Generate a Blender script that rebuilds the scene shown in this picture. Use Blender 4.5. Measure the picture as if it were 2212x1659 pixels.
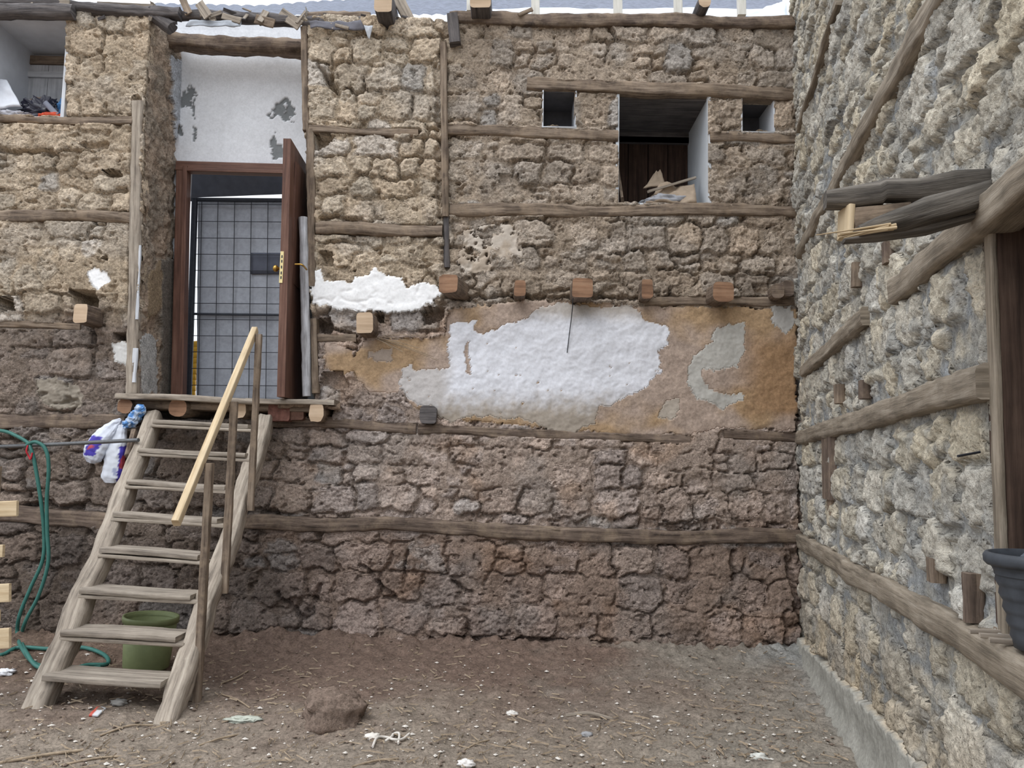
import bpy, math, random
import numpy as np
from mathutils import Matrix, Vector

# ------------------------------------------------------------------ scene, camera, sky, exposure
for o in list(bpy.data.objects):
    bpy.data.objects.remove(o)
S = bpy.context.scene
COL = S.collection

W_PX, H_PX, F_PX = 2212.0, 1659.0, 1750.0
CAM = np.array([0.0, -7.0, 1.54])
PITCH = math.radians(5.46)
ROLL = 0.020
_R = np.array([1.0, 0, 0]); _U = np.array([0, -math.sin(PITCH), math.cos(PITCH)])
FWD = np.array([0, math.cos(PITCH), math.sin(PITCH)])
R2 = _R * math.cos(ROLL) + _U * math.sin(ROLL)
U2 = _U * math.cos(ROLL) - _R * math.sin(ROLL)

cam_d = bpy.data.cameras.new('camera')
cam_d.sensor_width = 36.0
cam_d.lens = 36.0 * F_PX / W_PX
cam_d.clip_start = 0.05
cam_d.clip_end = 200
cam_o = bpy.data.objects.new('camera', cam_d)
COL.objects.link(cam_o)
M = Matrix(((R2[0], U2[0], -FWD[0], CAM[0]),
            (R2[1], U2[1], -FWD[1], CAM[1]),
            (R2[2], U2[2], -FWD[2], CAM[2]), (0, 0, 0, 1)))
cam_o.matrix_world = M
S.camera = cam_o

S.view_settings.view_transform = 'Standard'
S.view_settings.look = 'None'
S.view_settings.gamma = 1.0
S.view_settings.use_curve_mapping = False
S.view_settings.exposure = 0.62

world = bpy.data.worlds.new('overcast_sky')
S.world = world
world.use_nodes = True
wn = world.node_tree; wn.nodes.clear()
w_out = wn.nodes.new('ShaderNodeOutputWorld')
w_bg = wn.nodes.new('ShaderNodeBackground')
w_tc = wn.nodes.new('ShaderNodeTexCoord')
w_sep = wn.nodes.new('ShaderNodeSeparateXYZ')
w_ramp = wn.nodes.new('ShaderNodeValToRGB')
w_map = wn.nodes.new('ShaderNodeMapRange')
w_map.inputs['From Min'].default_value = -1.0
w_map.inputs['From Max'].default_value = 1.0
wn.links.new(w_tc.outputs['Generated'], w_sep.inputs[0])
wn.links.new(w_sep.outputs['Z'], w_map.inputs['Value'])
wn.links.new(w_map.outputs[0], w_ramp.inputs[0])
el = w_ramp.color_ramp.elements
el[0].position = 0.0; el[0].color = (0.20, 0.18, 0.16, 1)
el[1].position = 1.0; el[1].color = (1.0, 1.04, 1.10, 1)
e = el.new(0.49); e.color = (0.22, 0.20, 0.18, 1)
e = el.new(0.51); e.color = (0.52, 0.55, 0.60, 1)
wn.links.new(w_ramp.outputs[0], w_bg.inputs['Color'])
w_bg.inputs['Strength'].default_value = 1.25
wn.links.new(w_bg.outputs[0], w_out.inputs[0])

sun_d = bpy.data.lights.new('veiled_sun', 'SUN')
sun_d.energy = 0.9
sun_d.angle = math.radians(50)
sun_d.color = (1.0, 0.98, 0.95)
sun_o = bpy.data.objects.new('veiled_sun', sun_d)
sun_o.rotation_euler = Vector((0.42, 0.55, -1.0)).to_track_quat('-Z', 'Y').to_euler()
COL.objects.link(sun_o)

# ------------------------------------------------------------------ pixel <-> world helpers
def ray(u, v):
    return FWD + R2 * ((u - W_PX / 2) / F_PX) + U2 * ((H_PX / 2 - v) / F_PX)

def on_plane(u, v, p, n):
    d = ray(u, v); p = np.asarray(p, float); n = np.asarray(n, float)
    return CAM + d * (np.dot(p - CAM, n) / np.dot(d, n))

def wy(u, v, y=0.0):
    return on_plane(u, v, (0, y, 0), (0, 1, 0))

def wz(u, v, z=0.0):
    return on_plane(u, v, (0, 0, z), (0, 0, 1))

def wx(u, v, x):
    return on_plane(u, v, (x, 0, 0), (1, 0, 0))

CORNER = np.array([2.5, 0.0, 0.0])
RT = np.array([-0.219, -1.0, 0.0]); RT /= np.linalg.norm(RT)      # along the right wall, towards the viewer
RN = np.array([-1.0, 0.219, 0.0]); RN /= np.linalg.norm(RN)       # out of the right wall, into the yard

def wr(u, v, h=0.0):
    return on_plane(u, v, CORNER + RN * h, RN)

def proj(P):
    d = P - CAM
    z = d @ FWD
    return W_PX / 2 + F_PX * (d @ R2) / z, H_PX / 2 - F_PX * (d @ U2) / z

def lin(r, g, b):
    f = lambda c: (c / 255.0 / 12.92) if c / 255.0 <= 0.04045 else ((c / 255.0 + 0.055) / 1.055) ** 2.4
    return np.array([f(r), f(g), f(b)])

# ------------------------------------------------------------------ numpy noise
_perm = {}
def pn(x, y, seed=0):
    if seed not in _perm:
        r = np.random.RandomState(seed + 11)
        p = r.permutation(256)
        a = r.rand(256) * 2 * np.pi
        _perm[seed] = (np.concatenate([p, p]), np.cos(a).astype(np.float32), np.sin(a).astype(np.float32))
    p, gx, gy = _perm[seed]
    xi = np.floor(x).astype(np.int64); yi = np.floor(y).astype(np.int64)
    xf = (x - xi).astype(np.float32); yf = (y - yi).astype(np.float32)
    u = xf * xf * xf * (xf * (xf * 6 - 15) + 10); v = yf * yf * yf * (yf * (yf * 6 - 15) + 10)
    def g(ix, iy, fx, fy):
        h = p[(p[ix & 255] + iy) & 255]
        return gx[h] * fx + gy[h] * fy
    n00 = g(xi, yi, xf, yf); n10 = g(xi + 1, yi, xf - 1, yf)
    n01 = g(xi, yi + 1, xf, yf - 1); n11 = g(xi + 1, yi + 1, xf - 1, yf - 1)
    a = n00 + u * (n10 - n00); b = n01 + u * (n11 - n01)
    return (a + v * (b - a)) * 1.5

def fbm(x, y, seed=0, octv=4, gain=0.5, lac=2.03):
    s = 0; a = 1.0
    for i in range(octv):
        s = s + a * pn(x, y, seed + i * 7)
        x = x * lac + 3.7; y = y * lac + 1.3; a *= gain
    return s

def facets(x, y, cell, seed, tilt=0.5):
    """broken-rock relief: every jittered cell is a small tilted plate with a groove round it (in units of the cell)"""
    gx = x / cell; gy = y / cell
    ix = np.floor(gx).astype(np.int64); iy = np.floor(gy).astype(np.int64)
    rr = np.random.RandomState(seed); tab = rr.rand(4096, 5).astype(np.float32)
    F1 = np.full(x.shape, 9.0, np.float32); F2 = np.full(x.shape, 9.0, np.float32); H = np.zeros(x.shape, np.float32)
    for dj in (-1, 0, 1):
        for di in (-1, 0, 1):
            k = ((ix + di) * 73856093 ^ (iy + dj) * 19349663) & 4095
            t = tab[k]
            px = gx - (ix + di + t[..., 0]); py = gy - (iy + dj + t[..., 1])
            d = np.sqrt(px * px + py * py)
            v = (t[..., 2] - 0.5) + tilt * ((t[..., 3] - 0.5) * px + (t[..., 4] - 0.65) * py) * 2
            near = d < F1
            F2 = np.where(near, F1, np.minimum(F2, d)); H = np.where(near, v, H); F1 = np.where(near, d, F1)
    return H, F2 - F1

def sstep(a, b, x):
    t = np.clip((x - a) / (b - a), 0, 1)
    return t * t * (3 - 2 * t)

def in_poly(U, V, poly):
    out = np.zeros(U.shape, bool)
    xs = [q[0] for q in poly]; ys = [q[1] for q in poly]
    box = (U >= min(xs)) & (U <= max(xs)) & (V >= min(ys)) & (V <= max(ys))
    if not box.any():
        return out
    u = U[box]; v = V[box]
    r = np.zeros(u.shape, bool)
    n = len(poly)
    for i in range(n):
        x0, y0 = poly[i]; x1, y1 = poly[(i + 1) % n]
        if y0 == y1:
            continue
        c = ((y0 > v) != (y1 > v)) & (u < (x1 - x0) * (v - y0) / (y1 - y0) + x0)
        r ^= c
    out[box] = r
    return out

def seg_dist(U, V, a, b):
    ax, ay = a; bx, by = b
    dx, dy = bx - ax, by - ay
    t = np.clip(((U - ax) * dx + (V - ay) * dy) / (dx * dx + dy * dy), 0, 1)
    return np.hypot(U - ax - t * dx, V - ay - t * dy)

def blur(a, n=1):
    for _ in range(n):
        b = a.copy(); b[1:-1] = (a[:-2] + 2 * a[1:-1] + a[2:]) / 4
        a = b.copy(); a[:, 1:-1] = (b[:, :-2] + 2 * b[:, 1:-1] + b[:, 2:]) / 4
    return a

# ------------------------------------------------------------------ objects and tags
def tag(o, label=None, cat=None, group=None, kind=None):
    if label: o['label'] = label
    if cat: o['category'] = cat
    if group: o['group'] = group
    if kind: o['kind'] = kind
    return o

def link(name, data, parent=None):
    o = bpy.data.objects.new(name, data)
    COL.objects.link(o)
    if parent is not None:
        o.parent = parent
        o.matrix_parent_inverse = Matrix.Translation(-parent.location)
    return o

def empty(name, loc=(0, 0, 0)):
    o = bpy.data.objects.new(name, None)
    o.empty_display_size = 0.1
    o.location = loc
    COL.objects.link(o)
    return o

def mesh_np(name, V, faces, mat=None, parent=None, col=None, gc=None, smooth=True, quads=None, midx=None, mats=None):
    me = bpy.data.meshes.new(name)
    if quads is not None:
        nf = len(quads)
        me.vertices.add(len(V)); me.vertices.foreach_set('co', np.ascontiguousarray(V, dtype=np.float32).ravel())
        me.loops.add(nf * 4); me.loops.foreach_set('vertex_index', np.ascontiguousarray(quads, dtype=np.int32).ravel())
        me.polygons.add(nf)
        me.polygons.foreach_set('loop_start', np.arange(0, nf * 4, 4, dtype=np.int32))
        me.update(calc_edges=True)
    else:
        me.from_pydata([tuple(map(float, q)) for q in V], [], [tuple(int(i) for i in f) for f in faces], shade_flat=not smooth)
        me.update()
    if not smooth and quads is not None:
        me.polygons.foreach_set('use_smooth', np.zeros(len(me.polygons), bool))
    if col is not None:
        c = np.ones((len(V), 4), np.float32); c[:, :3] = col
        at = me.attributes.new('Col', 'FLOAT_COLOR', 'POINT'); at.data.foreach_set('color', c.ravel())
    if gc is not None:
        at = me.attributes.new('gc', 'FLOAT_VECTOR', 'POINT'); at.data.foreach_set('vector', np.ascontiguousarray(gc, dtype=np.float32).ravel())
    for m in (mats or ([mat] if mat else [])):
        me.materials.append(m)
    if midx is not None:
        me.polygons.foreach_set('material_index', np.asarray(midx, np.int32))
    return link(name, me, parent)

# ------------------------------------------------------------------ materials
def new_mat(name):
    m = bpy.data.materials.new(name); m.use_nodes = True
    nt = m.node_tree
    b = nt.nodes['Principled BSDF']
    b.inputs['Specular IOR Level'].default_value = 0.25
    return m, nt, b

def node(nt, t, **kw):
    n = nt.nodes.new(t)
    for k, v in kw.items():
        setattr(n, k, v)
    return n

def mixc(nt, mode, fac, a, b):
    n = node(nt, 'ShaderNodeMix', data_type='RGBA', blend_type=mode)
    for sock, val in ((n.inputs[0], fac), (n.inputs[6], a), (n.inputs[7], b)):
        if hasattr(val, 'links') or hasattr(val, 'is_linked'):
            nt.links.new(val, sock)
        elif isinstance(val, (int, float)):
            sock.default_value = val
        else:
            sock.default_value = (*val, 1)
    return n.outputs[2]

def noise(nt, vec, scale, detail=4, rough=0.55):
    n = node(nt, 'ShaderNodeTexNoise')
    n.inputs['Scale'].default_value = scale; n.inputs['Detail'].default_value = detail
    n.inputs['Roughness'].default_value = rough
    if vec is not None:
        nt.links.new(vec, n.inputs['Vector'])
    return n.outputs['Fac']

def ramp(nt, fac, stops):
    r = node(nt, 'ShaderNodeValToRGB')
    el = r.color_ramp.elements
    while len(el) > 1: el.remove(el[-1])
    for i, (p, c) in enumerate(stops):
        if isinstance(c, (int, float)): c = (c, c, c)
        q = el[0] if i == 0 else el.new(p)
        q.position = p; q.color = (*c, 1)
    nt.links.new(fac, r.inputs[0])
    return r.outputs[0]

def bump(nt, b, h, strength, dist, prev=None):
    n = node(nt, 'ShaderNodeBump')
    n.inputs['Strength'].default_value = strength; n.inputs['Distance'].default_value = dist
    nt.links.new(h, n.inputs['Height'])
    if prev is not None: nt.links.new(prev, n.inputs['Normal'])
    nt.links.new(n.outputs[0], b.inputs['Normal'])
    return n.outputs[0]

def mat_earth(name, fleck=0.0, fleck_col=(0.62, 0.58, 0.5), var=0.5, bstr=0.9, rough=0.95, bd=0.012, pit=0.55, flo=0.57):
    """colour from the mesh, broken up by grain, pits and pale straw flecks"""
    m, nt, b = new_mat(name)
    b.inputs['Roughness'].default_value = rough
    b.inputs['Specular IOR Level'].default_value = 0.1
    at = node(nt, 'ShaderNodeAttribute', attribute_name='Col')
    g = node(nt, 'ShaderNodeNewGeometry')
    pos = g.outputs['Position']
    n1 = noise(nt, pos, 13, 6, 0.7); n2 = noise(nt, pos, 55, 5, 0.7); n3 = noise(nt, pos, 170, 3, 0.6)
    c = mixc(nt, 'MULTIPLY', var, at.outputs['Color'], ramp(nt, n1, [(0.3, 0.45), (0.5, 0.95), (0.7, 1.35)]))
    c = mixc(nt, 'MULTIPLY', min(1, var * 1.5), c, ramp(nt, n2, [(0.3, 0.42), (0.5, 1.0), (0.72, 1.5)]))
    if fleck > 0:
        mp = node(nt, 'ShaderNodeMapping'); mp.inputs['Scale'].default_value = (1, 1, 1.7)
        nt.links.new(pos, mp.inputs[0])
        nf = noise(nt, mp.outputs[0], 38, 3, 0.75)
        nl = noise(nt, pos, 3.2, 2, 0.5)
        mul = node(nt, 'ShaderNodeMath', operation='MULTIPLY')
        nt.links.new(ramp(nt, nf, [(flo, 0), (flo + 0.09, fleck)]), mul.inputs[0])
        nt.links.new(ramp(nt, nl, [(0.38, 0.1), (0.6, 1)]), mul.inputs[1])
        c = mixc(nt, 'MIX', mul.outputs[0], c, mixc(nt, 'MULTIPLY', 1.0, at.outputs['Color'], (1.75, 1.75, 1.75)))
    vo = node(nt, 'ShaderNodeTexVoronoi'); vo.inputs['Scale'].default_value = 42
    nt.links.new(pos, vo.inputs['Vector'])
    pits = ramp(nt, vo.outputs['Distance'], [(0.0, 1 - pit), (0.22, 1.0)])
    h = node(nt, 'ShaderNodeMath', operation='ADD')
    nt.links.new(n2, h.inputs[0]); nt.links.new(pits, h.inputs[1])
    h2 = node(nt, 'ShaderNodeMath', operation='MULTIPLY_ADD'); h2.inputs[1].default_value = 0.4
    nt.links.new(n3, h2.inputs[0]); nt.links.new(h.outputs[0], h2.inputs[2])
    bump(nt, b, h2.outputs[0], bstr, bd)
    nt.links.new(c, b.inputs['Base Color'])
    return m

def mat_wood(name, dark, mid, light, rough=0.8, bstr=0.7, scale=1.0, dirt=0.4, mud=0.0):
    m, nt, b = new_mat(name)
    b.inputs['Roughness'].default_value = rough
    at = node(nt, 'ShaderNodeAttribute', attribute_name='gc')
    mp = node(nt, 'ShaderNodeMapping'); mp.inputs['Scale'].default_value = (2.2 * scale, 38 * scale, 38 * scale)
    nt.links.new(at.outputs['Vector'], mp.inputs[0])
    n1 = noise(nt, mp.outputs[0], 1.0, 6, 0.65)
    n2 = noise(nt, at.outputs['Vector'], 7, 4, 0.6)
    c = ramp(nt, n1, [(0.28, dark), (0.5, mid), (0.72, light)])
    c = mixc(nt, 'MULTIPLY', dirt, c, ramp(nt, n2, [(0.32, 0.45), (0.6, 1.15)]))
    if mud:
        g = node(nt, 'ShaderNodeNewGeometry')
        n4 = noise(nt, g.outputs['Position'], 6.5, 5, 0.7)
        c = mixc(nt, 'MIX', ramp(nt, n4, [(0.46, 0.0), (0.64, mud)]), c, tuple(lin(156, 138, 118)))
    nt.links.new(c, b.inputs['Base Color'])
    bump(nt, b, n1, bstr, 0.012)
    return m

def mat_plain(name, colr, rough=0.6, var=0.15, nscale=12, bstr=0.15, bd=0.01, metal=0.0, spec=0.3):
    m, nt, b = new_mat(name)
    b.inputs['Roughness'].default_value = rough
    b.inputs['Metallic'].default_value = metal
    b.inputs['Specular IOR Level'].default_value = spec
    g = node(nt, 'ShaderNodeNewGeometry')
    n1 = noise(nt, g.outputs['Position'], nscale, 5, 0.6)
    c = mixc(nt, 'MULTIPLY', 1.0, tuple(colr), ramp(nt, n1, [(0.3, 1 - var), (0.7, 1 + var)]))
    nt.links.new(c, b.inputs['Base Color'])
    if bstr: bump(nt, b, n1, bstr, bd)
    return m

def mat_vcol(name, rough=0.5, spec=0.4, trans=0.0):
    m, nt, b = new_mat(name)
    at = node(nt, 'ShaderNodeAttribute', attribute_name='Col')
    nt.links.new(at.outputs['Color'], b.inputs['Base Color'])
    b.inputs['Roughness'].default_value = rough
    b.inputs['Specular IOR Level'].default_value = spec
    g = node(nt, 'ShaderNodeNewGeometry')
    n1 = noise(nt, g.outputs['Position'], 30, 3, 0.5)
    bump(nt, b, n1, 0.25, 0.01)
    return m

M_BACK = mat_earth('tan_stone_and_mud', fleck=0.8, var=0.6, bd=0.015, flo=0.545)
M_RIGHT = mat_earth('pale_rubble_and_cement', fleck=0.35, fleck_col=(0.55, 0.56, 0.56), var=0.5, bstr=1.0, bd=0.016)
M_PLASTER = mat_earth('lime_plaster', var=0.12, bstr=0.25, bd=0.004, rough=0.9, pit=0.2)
M_RENDER = mat_earth('mud_render', var=0.3, bstr=0.5, bd=0.006)
M_GROUND = mat_earth('trodden_earth', fleck=0.22, fleck_col=(0.5, 0.43, 0.34), var=0.55, bstr=0.9, bd=0.01)
M_WOOD = mat_wood('weathered_timber', lin(62, 52, 46), lin(124, 109, 95), lin(164, 149, 132), mud=0.6, bstr=0.9)
M_WOODB = mat_wood('brown_timber', lin(54, 45, 40), lin(106, 92, 82), lin(142, 126, 113), mud=0.5, bstr=0.9)
M_WOODG = mat_wood('silver_grey_timber', lin(96, 88, 80), lin(158, 147, 134), lin(188, 178, 164), dirt=0.3)
M_WOODT = mat_wood('worn_tread_wood', lin(100, 92, 84), lin(154, 144, 132), lin(180, 171, 158), dirt=0.3)
M_WOODD = mat_wood('dark_old_timber', lin(54, 52, 54), lin(94, 90, 90), lin(124, 118, 116))
M_WOODR = mat_wood('faded_beam', lin(92, 84, 74), lin(142, 131, 116), lin(170, 160, 146))
M_PINE = mat_wood('new_pine', lin(176, 152, 120), lin(200, 180, 148), lin(214, 196, 166), bstr=0.25, dirt=0.2)
M_CUT = mat_wood('sawn_end_grain', lin(104, 78, 62), lin(150, 116, 92), lin(174, 142, 116), scale=0.6, bstr=0.4)
M_CUTP = mat_wood('pale_sawn_end', lin(170, 146, 120), lin(196, 172, 146), lin(212, 190, 164), scale=0.5, bstr=0.2, dirt=0.15)
M_DOOR = mat_wood('varnished_brown_wood', lin(78, 54, 46), lin(106, 76, 64), lin(128, 98, 84), rough=0.45, bstr=0.15, dirt=0.2)
M_SHUT = mat_wood('dark_brown_shutter', lin(38, 27, 22), lin(62, 46, 38), lin(86, 66, 54), bstr=0.3)
M_WHITE = mat_plain('whitewash', lin(208, 214, 220), 0.9, 0.06, 6, 0.2, 0.006)
M_GREYW = mat_plain('grey_whitewash', lin(204, 208, 214), 0.9, 0.10, 5, 0.2, 0.006)
M_PAINTW = mat_wood('white_painted_boards', lin(158, 160, 164), lin(186, 188, 192), lin(202, 204, 206), bstr=0.15, dirt=0.25)
M_CEMENT = mat_earth('grey_cement', var=0.3, bstr=0.4, bd=0.006)
M_BRICK = mat_plain('red_brick', lin(120, 84, 74), 0.9, 0.35, 25, 0.5, 0.01)
M_STEEL = mat_plain('dull_steel', lin(110, 112, 114), 0.5, 0.15, 30, 0.1, 0.004, metal=0.5)
M_DARKST = mat_plain('dark_steel', lin(52, 56, 64), 0.55, 0.2, 30, 0.1, 0.004, metal=0.2)
M_HOSE = mat_plain('green_hose_rubber', lin(58, 108, 100), 0.45, 0.12, 20, 0.0)
M_GREEN = mat_plain('olive_plastic', lin(128, 138, 98), 0.5, 0.10, 14, 0.1, 0.004)
M_BLACK = mat_plain('black_rubber', lin(66, 70, 76), 0.55, 0.25, 18, 0.2, 0.006)
M_BRASS = mat_plain('brass', lin(178, 142, 74), 0.3, 0.1, 20, 0.0, metal=0.9)
M_LOCK = mat_plain('pale_lock_plate', lin(222, 204, 150), 0.35, 0.1, 30, 0.0, metal=0.4)
M_TARP = mat_plain('grey_woven_cloth', lin(158, 163, 172), 0.85, 0.12, 26, 0.25, 0.006)
M_ROOF = mat_plain('blue_grey_roof_tiles', lin(112, 118, 132), 0.8, 0.25, 14, 0.4, 0.02)
M_SHEET = mat_plain('white_roof_membrane', lin(214, 224, 236), 0.5, 0.06, 6, 0.1, 0.01)
M_PAPER = mat_plain('brown_paper_sack', lin(158, 142, 124), 0.8, 0.2, 9, 0.2, 0.01)
M_CRUMB = mat_plain('plaster_crumbs', lin(206, 200, 192), 0.9, 0.15, 40, 0.2, 0.004)
M_STRAW = mat_plain('dry_straw', lin(150, 134, 114), 0.85, 0.3, 30, 0.0)
M_YELLOW = mat_plain('yellow_plastic', lin(206, 156, 44), 0.5, 0.15, 20, 0.1)
M_VC = mat_vcol('printed_plastic')
M_WIRE = mat_plain('wire', lin(46, 48, 54), 0.6, 0.1, 30, 0.0)

# ------------------------------------------------------------------ shape builders
def _norm(a):
    a = np.asarray(a, float); return a / (np.linalg.norm(a) + 1e-12)

def loft(name, C, RX, RY, mat=None, parent=None, up=(0, 0, 1), m=14, ex=2.6, amp=0.0, freq=6.0, seed=0, caps=True,
         cap_mat=None, colf=None, smooth=True, tw=None, skew0=None):
    """tube along the points C with half-widths RX (sideways) and RY (along up); super-elliptic section"""
    C = np.asarray(C, float); n = len(C)
    RX = np.broadcast_to(np.asarray(RX, float), (n,)); RY = np.broadcast_to(np.asarray(RY, float), (n,))
    T = np.gradient(C, axis=0); T /= (np.linalg.norm(T, axis=1, keepdims=True) + 1e-12)
    L = np.concatenate([[0], np.cumsum(np.linalg.norm(np.diff(C, axis=0), axis=1))])
    upv = np.broadcast_to(np.asarray(up, float), (n, 3))
    side = np.cross(T, upv); side /= (np.linalg.norm(side, axis=1, keepdims=True) + 1e-12)
    u2 = np.cross(side, T)
    th = (np.arange(m) + 0.5) / m * 2 * np.pi
    c, s = np.cos(th), np.sin(th)
    cx = np.sign(c) * np.abs(c) ** (2 / ex); cy = np.sign(s) * np.abs(s) ** (2 / ex)
    A = RX[:, None] * cx[None]; B = RY[:, None] * cy[None]
    if tw is not None:
        w = np.asarray(tw)[:, None]; A, B = A * np.cos(w) - B * np.sin(w), A * np.sin(w) + B * np.cos(w)
    if amp:
        q = th[None] * 1.3 + 0 * L[:, None]
        d = fbm(L[:, None] * freq + seed * 3.1 + 0 * q, np.cos(q) * 1.5 + np.sin(q) * 0.7 + seed, seed % 50, 3) * amp
        g = pn(L[:, None] * freq * 0.35 + 0 * q, q * 4 + seed, (seed + 3) % 50) * amp * 0.8
        d = d + g
        rr = np.sqrt(A * A + B * B) + 1e-9
        A = A * (1 + d / rr); B = B * (1 + d / rr)
    V = C[:, None] + side[:, None] * A[..., None] + u2[:, None] * B[..., None]
    gc = np.stack([np.broadcast_to(L[:, None], A.shape) + seed * 1.7, A + seed * 0.37, B + seed * 0.71], -1)
    V = V.reshape(-1, 3); gc = gc.reshape(-1, 3)
    faces = []; mi = []
    for i in range(n - 1):
        for j in range(m):
            k = (j + 1) % m
            faces.append((i * m + j, (i + 1) * m + j, (i + 1) * m + k, i * m + k)); mi.append(0)
    if caps:
        for (i, flip) in ((0, False), (n - 1, True)):
            b = len(V)
            V = np.vstack([V, V[i * m:(i + 1) * m], C[i][None]])
            g = gc[i * m:(i + 1) * m].copy(); g2 = g[:, [1, 2, 0]]
            gc = np.vstack([gc, g2, g2.mean(0)[None]])
            for j in range(m):
                k = (j + 1) % m
                faces.append((b + m, b + k, b + j) if flip else (b + m, b + j, b + k)); mi.append(1 if cap_mat else 0)
    col = colf(V) if colf else None
    mats = [mat] + ([cap_mat] if cap_mat else [])
    # orient outwards: loop order above gives outward when side x up x T is right handed
    return mesh_np(name, V, [tuple(reversed(f)) for f in faces], parent=parent, col=col, gc=gc, smooth=smooth, mats=mats, midx=mi)

def timber(name, p0, p1, w, h, mat, parent=None, up=(0, 0, 1), n=None, m=16, ex=5.0, amp=0.006, bend=0.0, seed=1,
           cap_mat=None, taper=1.0, wob=0.0, smooth=True):
    p0 = np.asarray(p0, float); p1 = np.asarray(p1, float)
    L = np.linalg.norm(p1 - p0)
    if n is None: n = int(max(3, min(80, L / 0.05)))
    t = np.linspace(0, 1, n)
    C = p0[None] + (p1 - p0)[None] * t[:, None]
    if bend:
        C = C + _norm(up)[None] * (bend * pn(t * L * 1.1 + seed, t * 0 + seed * 1.7, seed % 50))[:, None]
    r = 1 + (taper - 1) * t
    if wob: r = r * (1 + wob * pn(t * L * 2.3 + seed, t * 0 + 0.5, (seed + 5) % 50))
    return loft(name, C, w / 2 * r, h / 2 * r, mat, parent, up, m, ex, amp, 7.0, seed, cap_mat=cap_mat, smooth=smooth)

def box(name, lo, hi, mat, parent=None, jit=0.0, seed=0):
    lo = np.asarray(lo, float); hi = np.asarray(hi, float)
    V = np.array([[(lo, hi)[i][0], (lo, hi)[j][1], (lo, hi)[k][2]] for i in (0, 1) for j in (0, 1) for k in (0, 1)])
    if jit: V = V + np.random.RandomState(seed).uniform(-jit, jit, V.shape)
    F = [(0, 1, 3, 2), (4, 6, 7, 5), (0, 4, 5, 1), (2, 3, 7, 6), (0, 2, 6, 4), (1, 5, 7, 3)]
    ax = int(np.argmax(hi - lo)); order = [ax] + [i for i in range(3) if i != ax]
    return mesh_np(name, V, F, mat, parent, gc=(V - lo)[:, order] + seed * 0.37, smooth=False)

def lathe(name, prof, loc, mat, parent=None, seg=40, tilt=None, wob=0.0, seed=0):
    V = []; F = []
    th = np.arange(seg) / seg * 2 * np.pi
    for (r, z) in prof:
        rr = r * (1 + wob * np.sin(2 * th + seed))
        V.append(np.stack([rr * np.cos(th), rr * np.sin(th), np.full(seg, z)], -1))
    V = np.concatenate(V)
    n = len(prof)
    for i in range(n - 1):
        for j in range(seg):
            k = (j + 1) % seg
            F.append((i * seg + j, i * seg + k, (i + 1) * seg + k, (i + 1) * seg + j))
    if tilt is not None:
        V = V @ np.array(Matrix.Rotation(tilt[0], 3, 'X') @ Matrix.Rotation(tilt[1], 3, 'Y')).T
    return mesh_np(name, V + np.asarray(loc), F, mat, parent, gc=V)

def lump(name, c, size, mat, parent=None, amp=0.3, freq=2.0, seed=0, sub=4, colf=None, flat=None, rot=0.0, ex=2.0):
    """crumpled or broken lump"""
    n = 10 * sub // 2; m = 2 * n
    a = np.linspace(0, np.pi, n + 1)[:, None]; b = (np.arange(m) / m * 2 * np.pi)[None]
    D = np.stack([np.sin(a) * np.cos(b), np.sin(a) * np.sin(b), np.cos(a) + 0 * b], -1)
    D = np.sign(D) * np.abs(D) ** (2 / ex)
    d = fbm(D[..., 0] * freq + seed, D[..., 1] * freq + D[..., 2] * freq * 1.3 + seed * 2.1, seed % 50, 4, 0.55) * amp
    d2 = fbm(D[..., 2] * freq * 1.7 + seed, D[..., 0] * freq - D[..., 1] * freq, (seed + 9) % 50, 3, 0.5) * amp * 0.7
    V = D * (1 + d + d2)[..., None] * np.asarray(size) / 2
    V[:, :, :] = V
    V[0] = V[0].mean(0); V[-1] = V[-1].mean(0)
    cr, sr = math.cos(rot), math.sin(rot)
    V = np.stack([V[..., 0] * cr - V[..., 1] * sr, V[..., 0] * sr + V[..., 1] * cr, V[..., 2]], -1)
    if flat is not None: V[..., 2] = np.maximum(V[..., 2], flat)
    V = V.reshape(-1, 3)
    F = []
    for i in range(n):
        for j in range(m):
            k = (j + 1) % m
            if i == 0: F.append((j, m + j, m + k))
            elif i == n - 1: F.append((i * m + j, (i + 1) * m + j, i * m + k))
            else: F.append((i * m + j, (i + 1) * m + j, (i + 1) * m + k, i * m + k))
    Vw = V + np.asarray(c, float)
    return mesh_np(name, Vw, F, mat, parent, col=colf(Vw) if colf else None, gc=V)

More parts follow.
